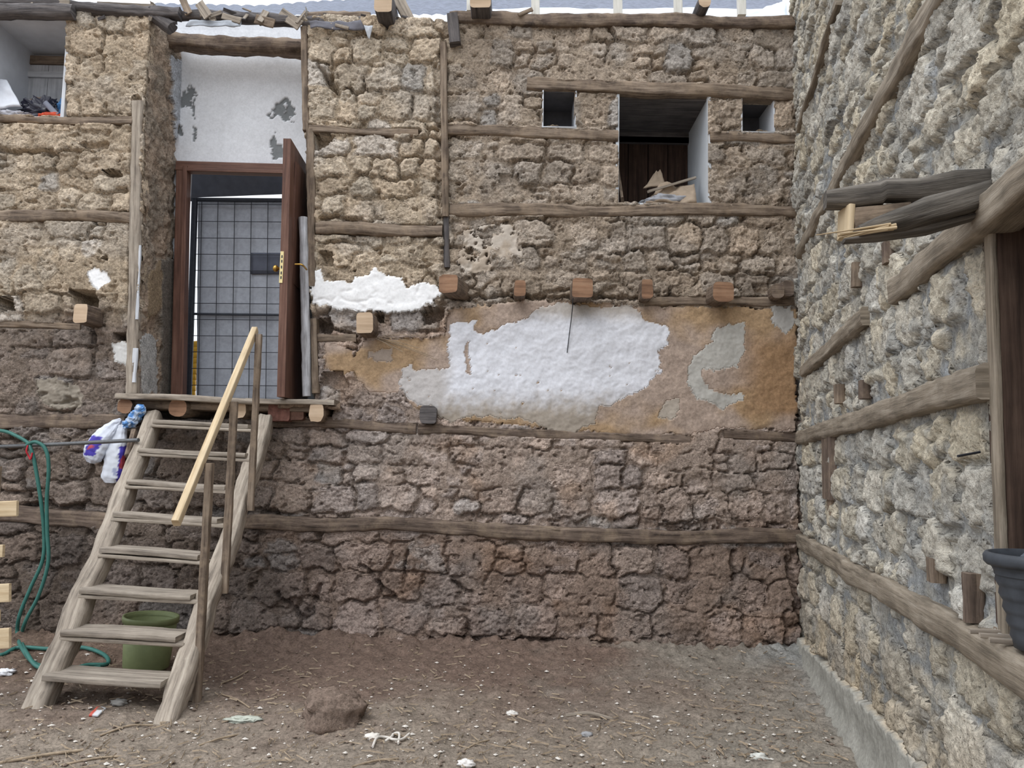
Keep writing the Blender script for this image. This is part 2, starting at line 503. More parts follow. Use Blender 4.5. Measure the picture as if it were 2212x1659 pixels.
def sheet(name, quad, mat, parent=None, nx=14, ny=10, amp=0.02, freq=3.0, seed=0, th=0.006, colf=None):
    """crumpled sheet over four corner points, with thickness"""
    q = [np.asarray(p, float) for p in quad]
    s = np.linspace(0, 1, nx)[None, :, None]; t = np.linspace(0, 1, ny)[:, None, None]
    P = (q[0] * (1 - s) + q[1] * s) * (1 - t) + (q[3] * (1 - s) + q[2] * s) * t
    nrm = _norm(np.cross(q[1] - q[0], q[3] - q[0]))
    L1 = np.linalg.norm(q[1] - q[0]); L2 = np.linalg.norm(q[3] - q[0])
    d = fbm(s[..., 0] * L1 * freq + seed + 0 * t[..., 0], t[..., 0] * L2 * freq + seed * 1.3 + 0 * s[..., 0], seed % 50, 3) * amp
    P = P + nrm * d[..., None]
    top = P.reshape(-1, 3); bot = (P - nrm * th).reshape(-1, 3)
    V = np.vstack([top, bot]); N = nx * ny; F = []
    for i in range(ny - 1):
        for j in range(nx - 1):
            a = i * nx + j
            F.append((a, a + 1, a + nx + 1, a + nx)); F.append((N + a, N + a + nx, N + a + nx + 1, N + a + 1))
    ring = [j for j in range(nx)] + [i * nx + nx - 1 for i in range(1, ny)] + [(ny - 1) * nx + j for j in range(nx - 2, -1, -1)] + [i * nx for i in range(ny - 2, 0, -1)]
    for i in range(len(ring)):
        a, b = ring[i], ring[(i + 1) % len(ring)]
        F.append((a, N + a, N + b, b))
    return mesh_np(name, V, F, mat, parent, col=colf(V) if colf else None, gc=V)

def tube(name, pts, r, mat, parent=None, m=8, smooth_n=6):
    """round tube through points (Catmull-Rom)"""
    P = np.asarray(pts, float)
    Q = np.vstack([2 * P[0] - P[1], P, 2 * P[-1] - P[-2]])
    out = []
    for i in range(1, len(Q) - 2):
        for k in range(smooth_n):
            t = k / smooth_n
            out.append(0.5 * ((2 * Q[i]) + (-Q[i - 1] + Q[i + 1]) * t + (2 * Q[i - 1] - 5 * Q[i] + 4 * Q[i + 1] - Q[i + 2]) * t * t
                              + (-Q[i - 1] + 3 * Q[i] - 3 * Q[i + 1] + Q[i + 2]) * t ** 3))
    out.append(P[-1])
    C = np.array(out)
    d = P[-1] - P[0]
    up = (0.31, 0.9, 0.29) if abs(_norm(d)[1]) < 0.8 else (0.3, 0.1, 0.95)
    return loft(name, C, r, r, mat, parent, up, m, 2.0)

# ------------------------------------------------------------------ relief walls: one height field cut into stones, plaster and mortar
def stones_field(X, Z, seeds, p=3.0):
    F1 = np.full(X.shape, 9.0, np.float32); F2 = np.full(X.shape, 9.0, np.float32)
    ID = np.full(X.shape, -1, np.int32)
    x0, z0 = X[0, 0], Z[0, 0]
    dx = X[0, 1] - X[0, 0]; dz = Z[1, 0] - Z[0, 0]
    WX = X + 0.045 * fbm(X * 4.1, Z * 4.1, 21, 3); WZ = Z + 0.04 * fbm(X * 4.3 + 9, Z * 4.3, 31, 3)
    ny, nx = X.shape
    for k, (cx, cz, ax, az) in enumerate(seeds):
        rad = 2.6
        i0 = max(0, int((cz - az * rad - 0.1 - z0) / dz)); i1 = min(ny, int((cz + az * rad + 0.1 - z0) / dz) + 1)
        j0 = max(0, int((cx - ax * rad - 0.1 - x0) / dx)); j1 = min(nx, int((cx + ax * rad + 0.1 - x0) / dx) + 1)
        if i1 <= i0 or j1 <= j0: continue
        sl = (slice(i0, i1), slice(j0, j1))
        d = ((np.abs(WX[sl] - cx) / ax) ** p + (np.abs(WZ[sl] - cz) / az) ** p) ** (1 / p)
        f1, f2, idd = F1[sl], F2[sl], ID[sl]
        near = d < f1
        f2[...] = np.where(near, f1, np.minimum(f2, d))
        idd[near] = k
        f1[near] = d[near]
    return F1, F2, ID

def cut_relief(P, fid, names, mats, parents, Cc, back, min_faces=60, limit=300, wall_name='wall', wall_id=0, stone0=1000, labels=None):
    """P (ny,nx,3) points, fid (ny-1,nx-1) id of each face (-1 = hole). ids >= stone0 are stones."""
    ny, nx = fid.shape[0] + 1, fid.shape[1] + 1
    ids, cnt = np.unique(fid, return_counts=True)
    big = dict(zip(ids.tolist(), cnt.tolist()))
    # how large each stone shows in the photograph
    U, V = proj(P)
    a0, b0 = U[1:, 1:] - U[:-1, :-1], V[1:, 1:] - V[:-1, :-1]
    a1, b1 = U[:-1, 1:] - U[1:, :-1], V[:-1, 1:] - V[1:, :-1]
    area = np.abs(a0 * b1 - a1 * b0) / 2
    area = area * ((U[:-1, :-1] > 0) & (U[:-1, :-1] < W_PX) & (V[:-1, :-1] > 0) & (V[:-1, :-1] < H_PX))
    sm = np.bincount(np.maximum(fid, 0).ravel(), weights=area.ravel(), minlength=int(fid.max()) + 1)
    st = sorted([(sm[i], i) for i in ids if i >= stone0], reverse=True)
    for c, i in st:
        if big[int(i)] < min_faces: fid[fid == i] = wall_id
    st = [(c, i) for c, i in st if big[int(i)] >= min_faces]
    keep = set(i for c, i in st[:limit])
    for c, i in st[limit:]: fid[fid == i] = stone0 - 1
    order = np.argsort(fid.ravel(), kind='stable'); fs = fid.ravel()[order]
    ids, start = np.unique(fs, return_index=True); ends = list(start[1:]) + [len(fs)]
    Pf = P.reshape(-1, 3); Cf = Cc.reshape(-1, 3)
    Bk = np.asarray(back, float)
    made = {}
    for i, a, b in zip(ids, start, ends):
        if i < 0: continue
        f = order[a:b]; r, c = f // (nx - 1), f % (nx - 1)
        q = np.stack([r * nx + c, r * nx + c + 1, (r + 1) * nx + c + 1, (r + 1) * nx + c], -1)
        ed = np.concatenate([q[:, [0, 1]], q[:, [1, 2]], q[:, [2, 3]], q[:, [3, 0]]])
        key = np.minimum(ed[:, 0], ed[:, 1]).astype(np.int64) * (ny * nx) + np.maximum(ed[:, 0], ed[:, 1])
        uq, inv, ct = np.unique(key, return_inverse=True, return_counts=True)
        bd = ed[ct[inv] == 1]
        used, qi = np.unique(q, return_inverse=True); qi = qi.reshape(-1, 4)
        nb = len(used)
        bu, bi = np.unique(bd, return_inverse=True); bi = bi.reshape(-1, 2)
        top = np.searchsorted(used, bu)
        V = np.vstack([Pf[used], Pf[bu] + Bk]); CC = np.vstack([Cf[used], Cf[bu]])
        sk = np.stack([top[bi[:, 1]], top[bi[:, 0]], nb + bi[:, 0], nb + bi[:, 1]], -1)
        Q = np.vstack([qi, sk])
        if i >= stone0 - 1:
            o = mesh_np('stone' if i >= stone0 else 'small_stones', V, None, mats[stone0], parents, col=CC, quads=Q)
            if i == stone0 - 1: o['kind'] = 'stuff'
        else:
            o = mesh_np(names[i], V, None, mats[i], None if i == wall_id else parents, col=CC, quads=Q)
        made[int(i)] = o
    return made

def rows_of_seeds(x0, x1, z0, z1, hr, wr_, rs, skip=None):
    out = []; z = z0
    while z < z1:
        h = rs.uniform(*hr); x = x0 - rs.uniform(0, 0.3)
        while x < x1:
            w = rs.uniform(*wr_)
            if rs.rand() < 0.18:   # two small ones on top of each other
                w *= 0.7
                out.append((x + w / 2, z + h * 0.27, w / 2, h * 0.26)); out.append((x + w / 2 + rs.uniform(-.03, .03), z + h * 0.76, w / 2, h * 0.24))
            else:
                out.append((x + w / 2, z + h / 2 + rs.uniform(-0.03, 0.03), w / 2, h / 2 * rs.uniform(0.85, 1.15)))
            x += w
        z += h
    return out

# ------------------------------------------------------------------ back wall
def build_back_wall():
    rs = np.random.RandomState(5)
    dx = 0.0105
    xa, xb, za = -5.6, 2.56, -0.12
    ztop = wy(1100, 52)[2] + 0.02
    xs = np.arange(xa, xb, dx); zs = np.arange(za, ztop, dx)
    X, Z = np.meshgrid(xs, zs)
    U, V = proj(np.stack([X, 0 * X, Z], -1))
    wu = 7 * fbm(X * 7, Z * 7, 3, 4, 0.6); wv = 7 * fbm(X * 7 + 5, Z * 7, 4, 4, 0.6)
    Uw, Vw = U + wu, V + wv
    Us, Vs = U + wu * 0.45, V + wv * 0.45

    # --- stones
    seeds = []
    zL = wy(800, 690)[2]; zm = wy(1100, 935)[2]; zb = wy(1100, 1150)[2]; zj = wy(1300, 650)[2]
    seeds += rows_of_seeds(xa, xb, za, zb, (0.17, 0.28), (0.24, 0.50), rs)
    seeds += rows_of_seeds(xa, xb, zb, zm, (0.13, 0.24), (0.18, 0.40), rs)
    seeds += rows_of_seeds(xa, xb, zm, zj, (0.16, 0.27), (0.2, 0.42), rs)
    seeds += rows_of_seeds(xa, xb, zj, ztop, (0.15, 0.28), (0.18, 0.42), rs)
    F1, F2, ID = stones_field(X, Z, seeds)
    ns = len(seeds)
    ax = np.array([min(s[2], s[3]) for s in seeds])
    E = (F2 - F1) * ax[ID] * 0.5 + 0.007 * fbm(X * 28, Z * 28, 8, 3)
    off = rs.uniform(-0.014, 0.020, ns); tx = rs.uniform(-0.07, 0.07, ns); tz = rs.uniform(-0.09, 0.05, ns)
    cx = np.array([s[0] for s in seeds]); cz = np.array([s[1] for s in seeds])
    r1 = fbm(X * 11, Z * 11, 41, 4, 0.6); r2 = fbm(X * 34, Z * 34, 51, 3, 0.6)
    r3 = fbm(X * 19 + 5, Z * 24, 56, 3, 0.6)
    crag = np.abs(fbm(X * 6 + 3, Z * 8, 61, 4, 0.6))
    hs = -0.022 + 0.036 * sstep(0.0, 0.026, E) ** 0.8 + off[ID] + tx[ID] * (X - cx[ID]) + tz[ID] * (Z - cz[ID])
    wxx = X + 0.012 * r1; wzz = Z + 0.012 * r3
    fa, ga = facets(wxx, wzz * 1.25, 0.085, 401); fb, gb = facets(wxx + 9, wzz * 1.2, 0.038, 402)
    fm = 0.45 + 0.55 * sstep(-0.3, 0.4, fbm(X * 1.9 + 3, Z * 1.9, 79, 3))
    rock = fm * (0.017 * fa - 0.009 * (1 - sstep(0.0, 0.16, ga)) + 0.008 * fb - 0.004 * (1 - sstep(0, 0.2, gb)))
    hs = hs + 0.006 * r1 + 0.004 * r2 + rock - 0.010 * np.clip(0.16 - crag, 0, 1) / 0.16
    # --- mud that fills and smears over the stones
    lowU = sstep(650, 720, V)                       # below the upper floor line
    mud = -0.006 + 0.038 * (fbm(X * 1.3 + 2, Z * 1.5, 71, 3, 0.55)) + 0.006 * r1 + 0.004 * r2 + 0.75 * rock
    top_r = ((U > 960) & (V < 470)).astype(float)
    mud = mud + 0.013 * blur(top_r, 8)
    mud = mud + 0.012 * ((U > 960) & (V > 1180) & (V < 1330)) + 0.012 * ((U > 1450) & (V > 930) & (V < 1130))
    mud = mud + 0.02 * ((U < 270) & (V > 500) & (V < 640))
    mud = mud + 0.018 * ((U < 140) & (V > 700) & (V < 880))
    mud = mud + 0.013 * blur((V > 940).astype(float), 6)
    mud = np.minimum(mud, 0.034 + 0.5 * rock)
    k = 0.006
    h = np.where(hs > mud, hs, mud) + k * np.exp(-np.abs(hs - mud) / k) * 0.4
    is_st = (hs > mud - 0.007) & (E > 0.007)
    cm = sstep(0.05, 0.45, fbm(X * 2.3 + 7, Z * 2.3, 77, 3, 0.6) + 0.28 * sstep(900, 960, V) + 0.15 * ((U > 960) & (V > 470) & (V < 640)))
    h = h - 0.045 * (1 - sstep(0.001, 0.011, np.abs(E))) * cm
    pk = fbm(X * 9 + 1, Z * 13, 78, 3, 0.6); h = h - 0.03 * sstep(0.62, 0.85, pk)
    # --- floor levels of the wall face: the upper left bays stand proud, the lower wall is set back
    upl = blur(((Uw < 958) & (Vw < 676)).astype(float), 2)
    h = h + 0.045 * upl
    bank = sstep(1270, 1420, V); h = h + 0.10 * bank * (0.6 + 0.4 * fbm(X * 2, Z * 2, 81, 2))
    crack = [((704, 168), (728, 208), 7), ((945, 150), (951, 470), 5), ((693, 150), (706, 170), 5), ((1010, 640), (1720, 648), 4),
             ((700, 470), (800, 486), 5), ((600, 1282), (660, 1335), 5), ((690, 1260), (668, 1330), 5), ((780, 1215), (850, 1290), 4),
             ((880, 1190), (868, 1260), 3), ((450, 1375), (640, 1372), 5), ((930, 1380), (1320, 1384), 4), ((980, 1260), (1020, 1280), 4),
             ((1580, 1190), (1582, 1250), 4), ((420, 1100), (600, 1105), 3), ((0, 1060), (120, 1085), 4), ((1700, 1200), (1735, 1380), 5),
             ((1728, 60), (1733, 1380), 6), ((60, 1090), (180, 1100), 6), ((0, 330), (120, 338), 4), ((190, 318), (232, 322), 6)]
    for a, b, w in crack:
        d = seg_dist(Uw, Vw, a, b)
        h = h - 0.07 * (1 - sstep(w * 0.4, w * 1.6, d))
    holes = [[(0, 642), (38, 645), (42, 672), (0, 676)], [(156, 628), (214, 630), (224, 662), (206, 690), (186, 664), (160, 655)],
             [(246, 720), (276, 720), (276, 736), (248, 736)], [(684, 690), (716, 686), (718, 718), (686, 720)],
             [(812, 676), (832, 676), (830, 694), (812, 694)], [(908, 668), (962, 664), (958, 690), (915, 702)],
             [(1076, 376), (1122, 378), (1120, 396), (1078, 394)], [(682, 292), (728, 298), (712, 318), (690, 332), (680, 330)],
             [(690, 545), (722, 552), (720, 578), (704, 574)], [(300, 868), (722, 866), (720, 902), (300, 904)],
             [(740, 800), (752, 838), (724, 842), (692, 828), (700, 806)], [(238, 556), (240, 568), (226, 566)],
             [(700, 170), (712, 172), (728, 206), (716, 200)], [(228, 372), (262, 374), (268, 388), (236, 384)]]
    depth = [0.25, 0.28, 0.22, 0.22, 0.2, 0.18, 0.035, 0.10, 0.06, 0.30, 0.07, 0.06, 0.12, 0.07]
    for poly, dp in zip(holes, depth):
        mk = in_poly(Us, Vs, poly); h = np.where(mk, np.minimum(h, -dp), h); is_st &= ~mk

    # --- colour of stone and mud, set bay by bay, darker in the lower storey and lower left
    lm = sstep(-40, 40, V - (690 - 0.02 * U) + 60 * fbm(X * 1.5, Z * 1.5, 91, 3))      # 0 upper storey, 1 lower storey
    lb = sstep(-50, 60, V - 1130 + 50 * fbm(X * 2, Z * 2, 92, 3))
    lf = sstep(150, -150, U - 640 + 80 * fbm(X * 2, Z * 2, 93, 2))                     # left
    lr = sstep(-60, 60, U - 965 + 20 * fbm(X * 3, Z * 3, 94, 2))
    def mixw(a, b, w): return a * (1 - w[..., None]) + b * w[..., None]
    base = mixw(lin(200, 179, 150), lin(182, 163, 142), lr)
    low = mixw(lin(184, 163, 150), lin(141, 125, 113), lf)
    low = mixw(low, mixw(lin(158, 134, 119), lin(116, 101, 91), lf), lb)
    base = mixw(base, low, lm)
    mudc = mixw(base * 0.92, base * lin(235, 215, 190) / lin(255, 240, 225), np.full(X.shape, 0.6))
    v = rs.uniform(0.84, 1.16, ns); warm = rs.uniform(-1, 1, ns); grey = rs.rand(ns) < 0.05
    tint = np.stack([v * (1 + 0.05 * warm), v, v * (1 - 0.07 * warm)], -1)
    stc = base * tint[ID]
    g = stc.mean(-1, keepdims=True) * np.array([1.02, 1.0, 0.98])
    stc = np.where(grey[ID][..., None], g * 0.55 + stc * 0.5, stc)
    stc = stc * (1 + 0.16 * fbm(X * 5, Z * 5, 95, 3))[..., None]
    sm = blur(is_st.astype(float), 1)
    Cc = mixw(mudc, stc, sm)
    # ochre and pink stains that belong to the mud
    oc = sstep(0.25, 0.7, fbm(X * 1.7 + 4, Z * 2.1, 96, 3)) * lm * (1 - lf)
    Cc = mixw(Cc, Cc * np.array([1.08, 0.98, 0.86]), oc)
    gs = sstep(0.2, 0.6, fbm(X * 1.4 + 14, Z * 1.6, 97, 3)) * 0.28
    Cc = mixw(Cc, Cc.mean(-1, keepdims=True) * np.array([1.03, 1.0, 0.96]), gs)

    Cc = mixw(Cc, Cc @ np.array([[0.3], [0.59], [0.11]]) * np.array([1.03, 1.0, 0.97]), np.full(X.shape, 0.30))
    # --- mud render and lime plaster still on the wall
    fid = np.where(is_st, 1000 + ID, 0)
    Uf, Vf = U + wu * 0.7 + 3 * fbm(X * 30, Z * 30, 12, 2), V + wv * 0.7 + 3 * fbm(X * 30 + 7, Z * 30, 13, 2)
    render = [[(968, 668), (1060, 660), (1180, 648), (1380, 662), (1722, 668), (1722, 930), (1560, 925), (1480, 940), (1300, 938), (1130, 920), (990, 905), (890, 880), (860, 830), (872, 790), (884, 770), (930, 730), (960, 720)],
              [(790, 735), (960, 730), (970, 800), (880, 800), (860, 850), (800, 848), (770, 820), (760, 780)],
              [(704, 740), (760, 760), (770, 800), (745, 812), (706, 800), (698, 770)]]
    flat = -0.002 + 0.012 * fbm(X * 2.2, Z * 2.2, 14, 3) + 0.004 * r1 + 0.002 * r2
    rm = np.zeros(X.shape, bool)
    for q in render: rm |= in_poly(Uf, Vf, q)
    rm &= ~in_poly(Us, Vs, holes[10])
    rc0 = mixw(lin(172, 146, 116), lin(174, 156, 143), sstep(-0.5, 0.15, fbm(X * 1.6, Z * 1.9, 15, 3)))
    rc0 = mixw(rc0, lin(160, 130, 100), sstep(1560, 1660, Uw) * sstep(700, 760, Vw) * sstep(915, 880, Vw))
    rc0 = rc0 * (1 + 0.10 * r1)[..., None]
    rsm = blur(rm.astype(float), 2)
    h = np.where(rm, flat + 0.010 * rsm, h)
    Cc = np.where(rm[..., None], rc0, Cc)
    fid[rm] = 1
    P_A = [(678, 590), (695, 584), (702, 604), (716, 607), (730, 604), (758, 612), (768, 602), (800, 600), (805, 584), (812, 581), (820, 592), (850, 597), (872, 603), (884, 626), (915, 612), (945, 618), (954, 640), (930, 660), (905, 672), (870, 677), (800, 673), (740, 672), (680, 660), (675, 620)]
    P_B = [(972, 700), (1010, 695), (1028, 690), (1025, 712), (1040, 724), (1062, 716), (1085, 704), (1140, 690), (1165, 660), (1235, 654), (1300, 666), (1362, 656), (1392, 692), (1440, 702), (1442, 744), (1416, 760), (1430, 800), (1388, 842), (1332, 866), (1318, 880), (1292, 878), (1284, 915), (1240, 936), (1200, 934), (1130, 905), (1080, 902), (1010, 900), (975, 915), (942, 900), (940, 880), (902, 872), (872, 852), (862, 822), (870, 796), (885, 786), (902, 800), (968, 800), (968, 760)]
    P_C = [(1492, 778), (1530, 745), (1548, 710), (1580, 700), (1612, 695), (1608, 750), (1595, 790), (1560, 800), (1520, 795), (1515, 815), (1532, 838), (1560, 850), (1605, 850), (1605, 866), (1560, 886), (1530, 870), (1500, 860), (1485, 830), (1488, 795)]
    P_D = [(1664, 660), (1712, 662), (1714, 706), (1696, 724), (1670, 705)]
    P_E = [(1432, 872), (1464, 862), (1468, 886), (1446, 910), (1424, 898)]
    P_F = [(1002, 500), (1050, 485), (1110, 488), (1140, 512), (1156, 548), (1128, 578), (1085, 562), (1042, 588), (1002, 590), (984, 560), (1000, 530)]
    P_G = [(196, 592), (214, 580), (236, 590), (241, 612), (226, 628), (205, 620)]
    P_H = [(240, 748), (262, 738), (312, 744), (306, 790), (286, 802), (252, 782)]
    P_I = [(80, 820), (120, 812), (150, 828), (180, 850), (176, 884), (130, 888), (95, 872)]
    P_J = [(790, 762), (850, 752), (846, 782), (812, 784)]
    pl = [(2, P_A, lin(247, 248, 249), 0.012), (3, P_B, lin(224, 226, 233), 0.012), (4, P_C, lin(186, 184, 178), 0.008), (5, P_D, lin(184, 182, 178), 0.010),
          (6, P_E, lin(176, 166, 154), 0.006), (7, P_F, lin(196, 186, 174), 0.010), (8, P_G, lin(247, 248, 249), 0.008), (9, P_H, lin(214, 214, 212), 0.008),
          (10, P_I, lin(146, 138, 126), 0.006), (11, P_J, lin(166, 152, 140), 0.006)]
    spots = fbm(X * 16, Z * 16, 17, 3)
    for i, q, c, th in pl:
        mk = in_poly(Uf, Vf, q)
        if i in (3, 7): mk &= ~((spots > (0.95 if i == 3 else 0.70)) & (Vw > (745 if i == 3 else 0)))
        if i == 3:
            mk &= ~in_poly(Uf, Vf, [(1005, 742), (1014, 738), (1018, 790), (1012, 815), (1006, 790)])
        if i == 7: mk &= fbm(X * 6, Z * 6, 18, 4, 0.6) > -0.16
        cc = np.broadcast_to(c, Cc.shape)
        if i == 7: cc = mixw(cc, np.broadcast_to(lin(172, 156, 138), Cc.shape), sstep(-0.2, 0.3, fbm(X * 5, Z * 5, 19, 3)) * 0.7)
        if i == 3:
            gl = np.maximum(sstep(830, 905, Vw + 12 * spots), 0.8 * sstep(705, 668, Vw))
            gl = np.maximum(gl, sstep(985, 950, Uw) * 0.6)
            cc = mixw(cc, np.broadcast_to(lin(168, 158, 146), Cc.shape), gl)
        cc = cc * (1 + 0.04 * r1)[..., None]
        h = np.where(mk, h if i == 10 else np.where(i in (2, 8, 7, 9), h * 0.15 + 0.034 * (i in (2, 8)) + 0.006, flat) + th, h)
        Cc = np.where(mk[..., None], cc, Cc)
        fid[mk] = i
    # --- room for the timbers let into the wall
    for (a, b, w) in TIMBER_BEDS:
        d = seg_dist(U, V, a, b)
        mk = d < w * 0.5
        h = np.where(mk & (fid >= 1000) | (mk & (fid == 0)), np.minimum(h, 0.0), h)
    # --- face ids, openings
    def fc(A): return A[:-1, :-1]
    FU = (U[:-1, :-1] + U[1:, 1:]) / 2; FV = (V[:-1, :-1] + V[1:, 1:]) / 2
    # a face takes the stone of its four corners only when they agree
    f = fid[:-1, :-1].copy()
    same = (fid[:-1, 1:] == f) & (fid[1:, :-1] == f) & (fid[1:, 1:] == f)
    f[(f >= 1000) & ~same] = 0
    FX = X[:-1, :-1] + dx / 2; FZ = Z[:-1, :-1] + dx / 2
    jag = 2.0
    for q in OPENINGS:
        f[in_poly(FU, FV, q)] = -1
    # ragged top
    P = np.stack([X, -h, Z], -1)
    names = {0: 'wall_back', 1: 'mud_render'}
    mats = {0: M_BACK, 1: M_RENDER, 1000: M_BACK}
    for i in range(2, 12): names[i] = 'plaster_patch'; mats[i] = M_PLASTER
    # the wall first, then its parts
    wall_holder = empty('tmp')
    made = cut_relief(P, f, names, mats, wall_holder, Cc, (0, 0.12, 0), min_faces=110, limit=300)
    w = made[0]
    for i, o in made.items():
        if i != 0: o.parent = w; o.matrix_parent_inverse = Matrix()
    bpy.data.objects.remove(wall_holder)
    tag(w, 'old stone and mud wall with timber bands and worn plaster behind the stairs', 'wall', kind='structure')
    lab = {1: 'ochre mud render around the white plaster', 2: 'bright white ragged plaster strip', 3: 'large worn bluish white plaster patch',
           7: 'pale flaking plaster', 8: 'small bright white plaster spot'}
    for i, s in lab.items():
        if i in made: made[i]['label'] = s
    return w

OPENINGS = [[(330, 30), (655, 30), (662, 290), (672, 600), (680, 868), (300, 868), (312, 500), (318, 230)],
            [(-34, 30), (150, 36), (150, 254), (-34, 251)],
            [(1172, 198), (1242, 200), (1242, 276), (1172, 275)],
            [(1335, 203), (1529, 205), (1530, 439), (1335, 438)],
            [(1602, 212), (1670, 214), (1670, 286), (1602, 285)]]

# timbers on the face of the back wall: (pixel a, pixel b, thickness px, material, proud by m)
BACK_TIMBERS = [((1138, 187), (1732, 206), 29, 'w', 0.045), ((966, 282), (1334, 298), 25, 'w', 0.035), ((1531, 299), (1732, 303), 25, 'w', 0.035),
                ((972, 454), (1724, 460), 28, 'w', 0.04), ((684, 497), (956, 502), 29, 'w', 0.10), ((670, 284), (905, 290), 16, 'w', 0.075),
                ((-330, 258), (292, 267), 17, 'w', 0.075), ((-330, 462), (288, 474), 25, 'w', 0.08), ((-330, 698), (180, 708), 15, 'w', 0.03),
                ((-330, 893), (275, 916), 30, 'b', 0.035), ((588, 912), (900, 926), 24, 'b', 0.035), ((905, 928), (1488, 948), 20, 'b', 0.03), ((1560, 938), (1738, 946), 22, 'b', 0.03),
                ((-330, 1103), (240, 1120), 34, 'b', 0.04), ((508, 1126), (1738, 1164), 31, 'b', 0.055), ((1390, 655), (1722, 656), 22, 'w', 0.03),
                ((682, 733), (772, 730), 17, 'w', 0.03), ((972, 41), (1712, 52), 30, 'b', 0.07), ((1020, 1134), (1208, 1140), 8, 'w', 0.04)]
BACK_POSTS = [((301, 222), (288, 850), 25, 'g', 0.07), ((659, 62), (663, 285), 16, 'w', 0.06), ((672, 282), (675, 620), 18, 'w', 0.07),
              ((958, 96), (963, 470), 14, 'w', 0.075), ((964, 470), (966, 580), 12, 'd', 0.05), ((679, 690), (683, 850), 16, 'w', 0.05)]
TIMBER_BEDS = [(a, b, w * 0.86) for a, b, w, _, _ in BACK_TIMBERS + BACK_POSTS]
WM = {'w': M_WOOD, 'b': M_WOODB, 'd': M_WOODD, 'g': M_WOODG}

WALL_B = build_back_wall()
for i, (a, b, w, mt, pr) in enumerate(BACK_TIMBERS):
    th = w / 250.0
    p0 = wy(*a, -pr + 0.072); p1 = wy(*b, -pr + 0.072)
    timber('tie_beam', p0, p1, 0.12, th, WM[mt], WALL_B, ex=5, amp=0.011, bend=0.03, seed=11 + i, wob=0.16)
for i, (a, b, w, mt, pr) in enumerate(BACK_POSTS):
    p0 = wy(*a, -pr + 0.05); p1 = wy(*b, -pr + 0.05)
    timber('wall_post', p0, p1, w / 250.0, 0.10, WM[mt], WALL_B, up=(0, 1, 0), ex=4.5, amp=0.007, seed=41 + i, wob=0.08)

for a_, b_, w_ in (((303, 530), (296, 690), 0.02), ((293, 752), (289, 826), 0.045)):
    timber('whitewash_streak', wy(*a_, -0.068), wy(*b_, -0.068), w_, 0.012, M_GREYW, WALL_B, up=(0, 1, 0), ex=2.2, amp=0.007, seed=49, wob=0.9)
# sawn joist ends that stick out of the wall: (pixel box of the cut face, length out, sideways slant, round, material, cut)
JOISTS = [((946, 592, 990, 633), 0.30, -0.10, 5, M_WOODB, M_CUT), ((1110, 605, 1136, 640), 0.20, 0.0, 5, M_WOODB, M_CUT),
          ((1235, 600, 1281, 643), 0.24, 0.0, 6, M_WOODB, M_CUT), ((1386, 603, 1411, 646), 0.18, 0.0, 6, M_WOODB, M_CUT),
          ((1540, 608, 1586, 652), 0.22, 0.02, 4, M_WOODB, M_CUT), ((1666, 612, 1694, 644), 0.16, -0.03, 3, M_WOODB, M_WOODB), ((1690, 604, 1716, 640), 0.12, 0.0, 3, M_WOODB, M_WOODB),
          ((769, 674, 806, 721), 0.26, 0.0, 6, M_WOODB, M_CUTP), ((157, 656, 190, 698), 0.24, -0.04, 6, M_WOODB, M_CUTP),
          ((906, 876, 943, 915), 0.10, 0.0, 4, M_WOODD, M_WOODD)]
for i, (q, ln, sl, ex, ma, mc) in enumerate(JOISTS):
    cx, cy = (q[0] + q[2]) / 2, (q[1] + q[3]) / 2
    p0 = wy(cx, cy, -ln)
    s = (7 - ln) / F_PX
    p1 = p0 + np.array([-sl, ln + 0.15, 0.0])
    o = timber('joist_end', p0, p1, (q[2] - q[0]) * s, (q[3] - q[1]) * s, ma, WALL_B, ex=ex, amp=0.006, seed=61 + i, cap_mat=mc, n=8)
    o['label'] = 'sawn joist end sticking out of the wall'

# ------------------------------------------------------------------ right wall
OPEN_T, OPEN_T2, OPEN_Z0, OPEN_Z1 = 4.50, 5.45, 1.05, 2.31
def rp(t, z, h=0.0):
    return CORNER + RT * t + RN * h + np.array([0, 0, z])

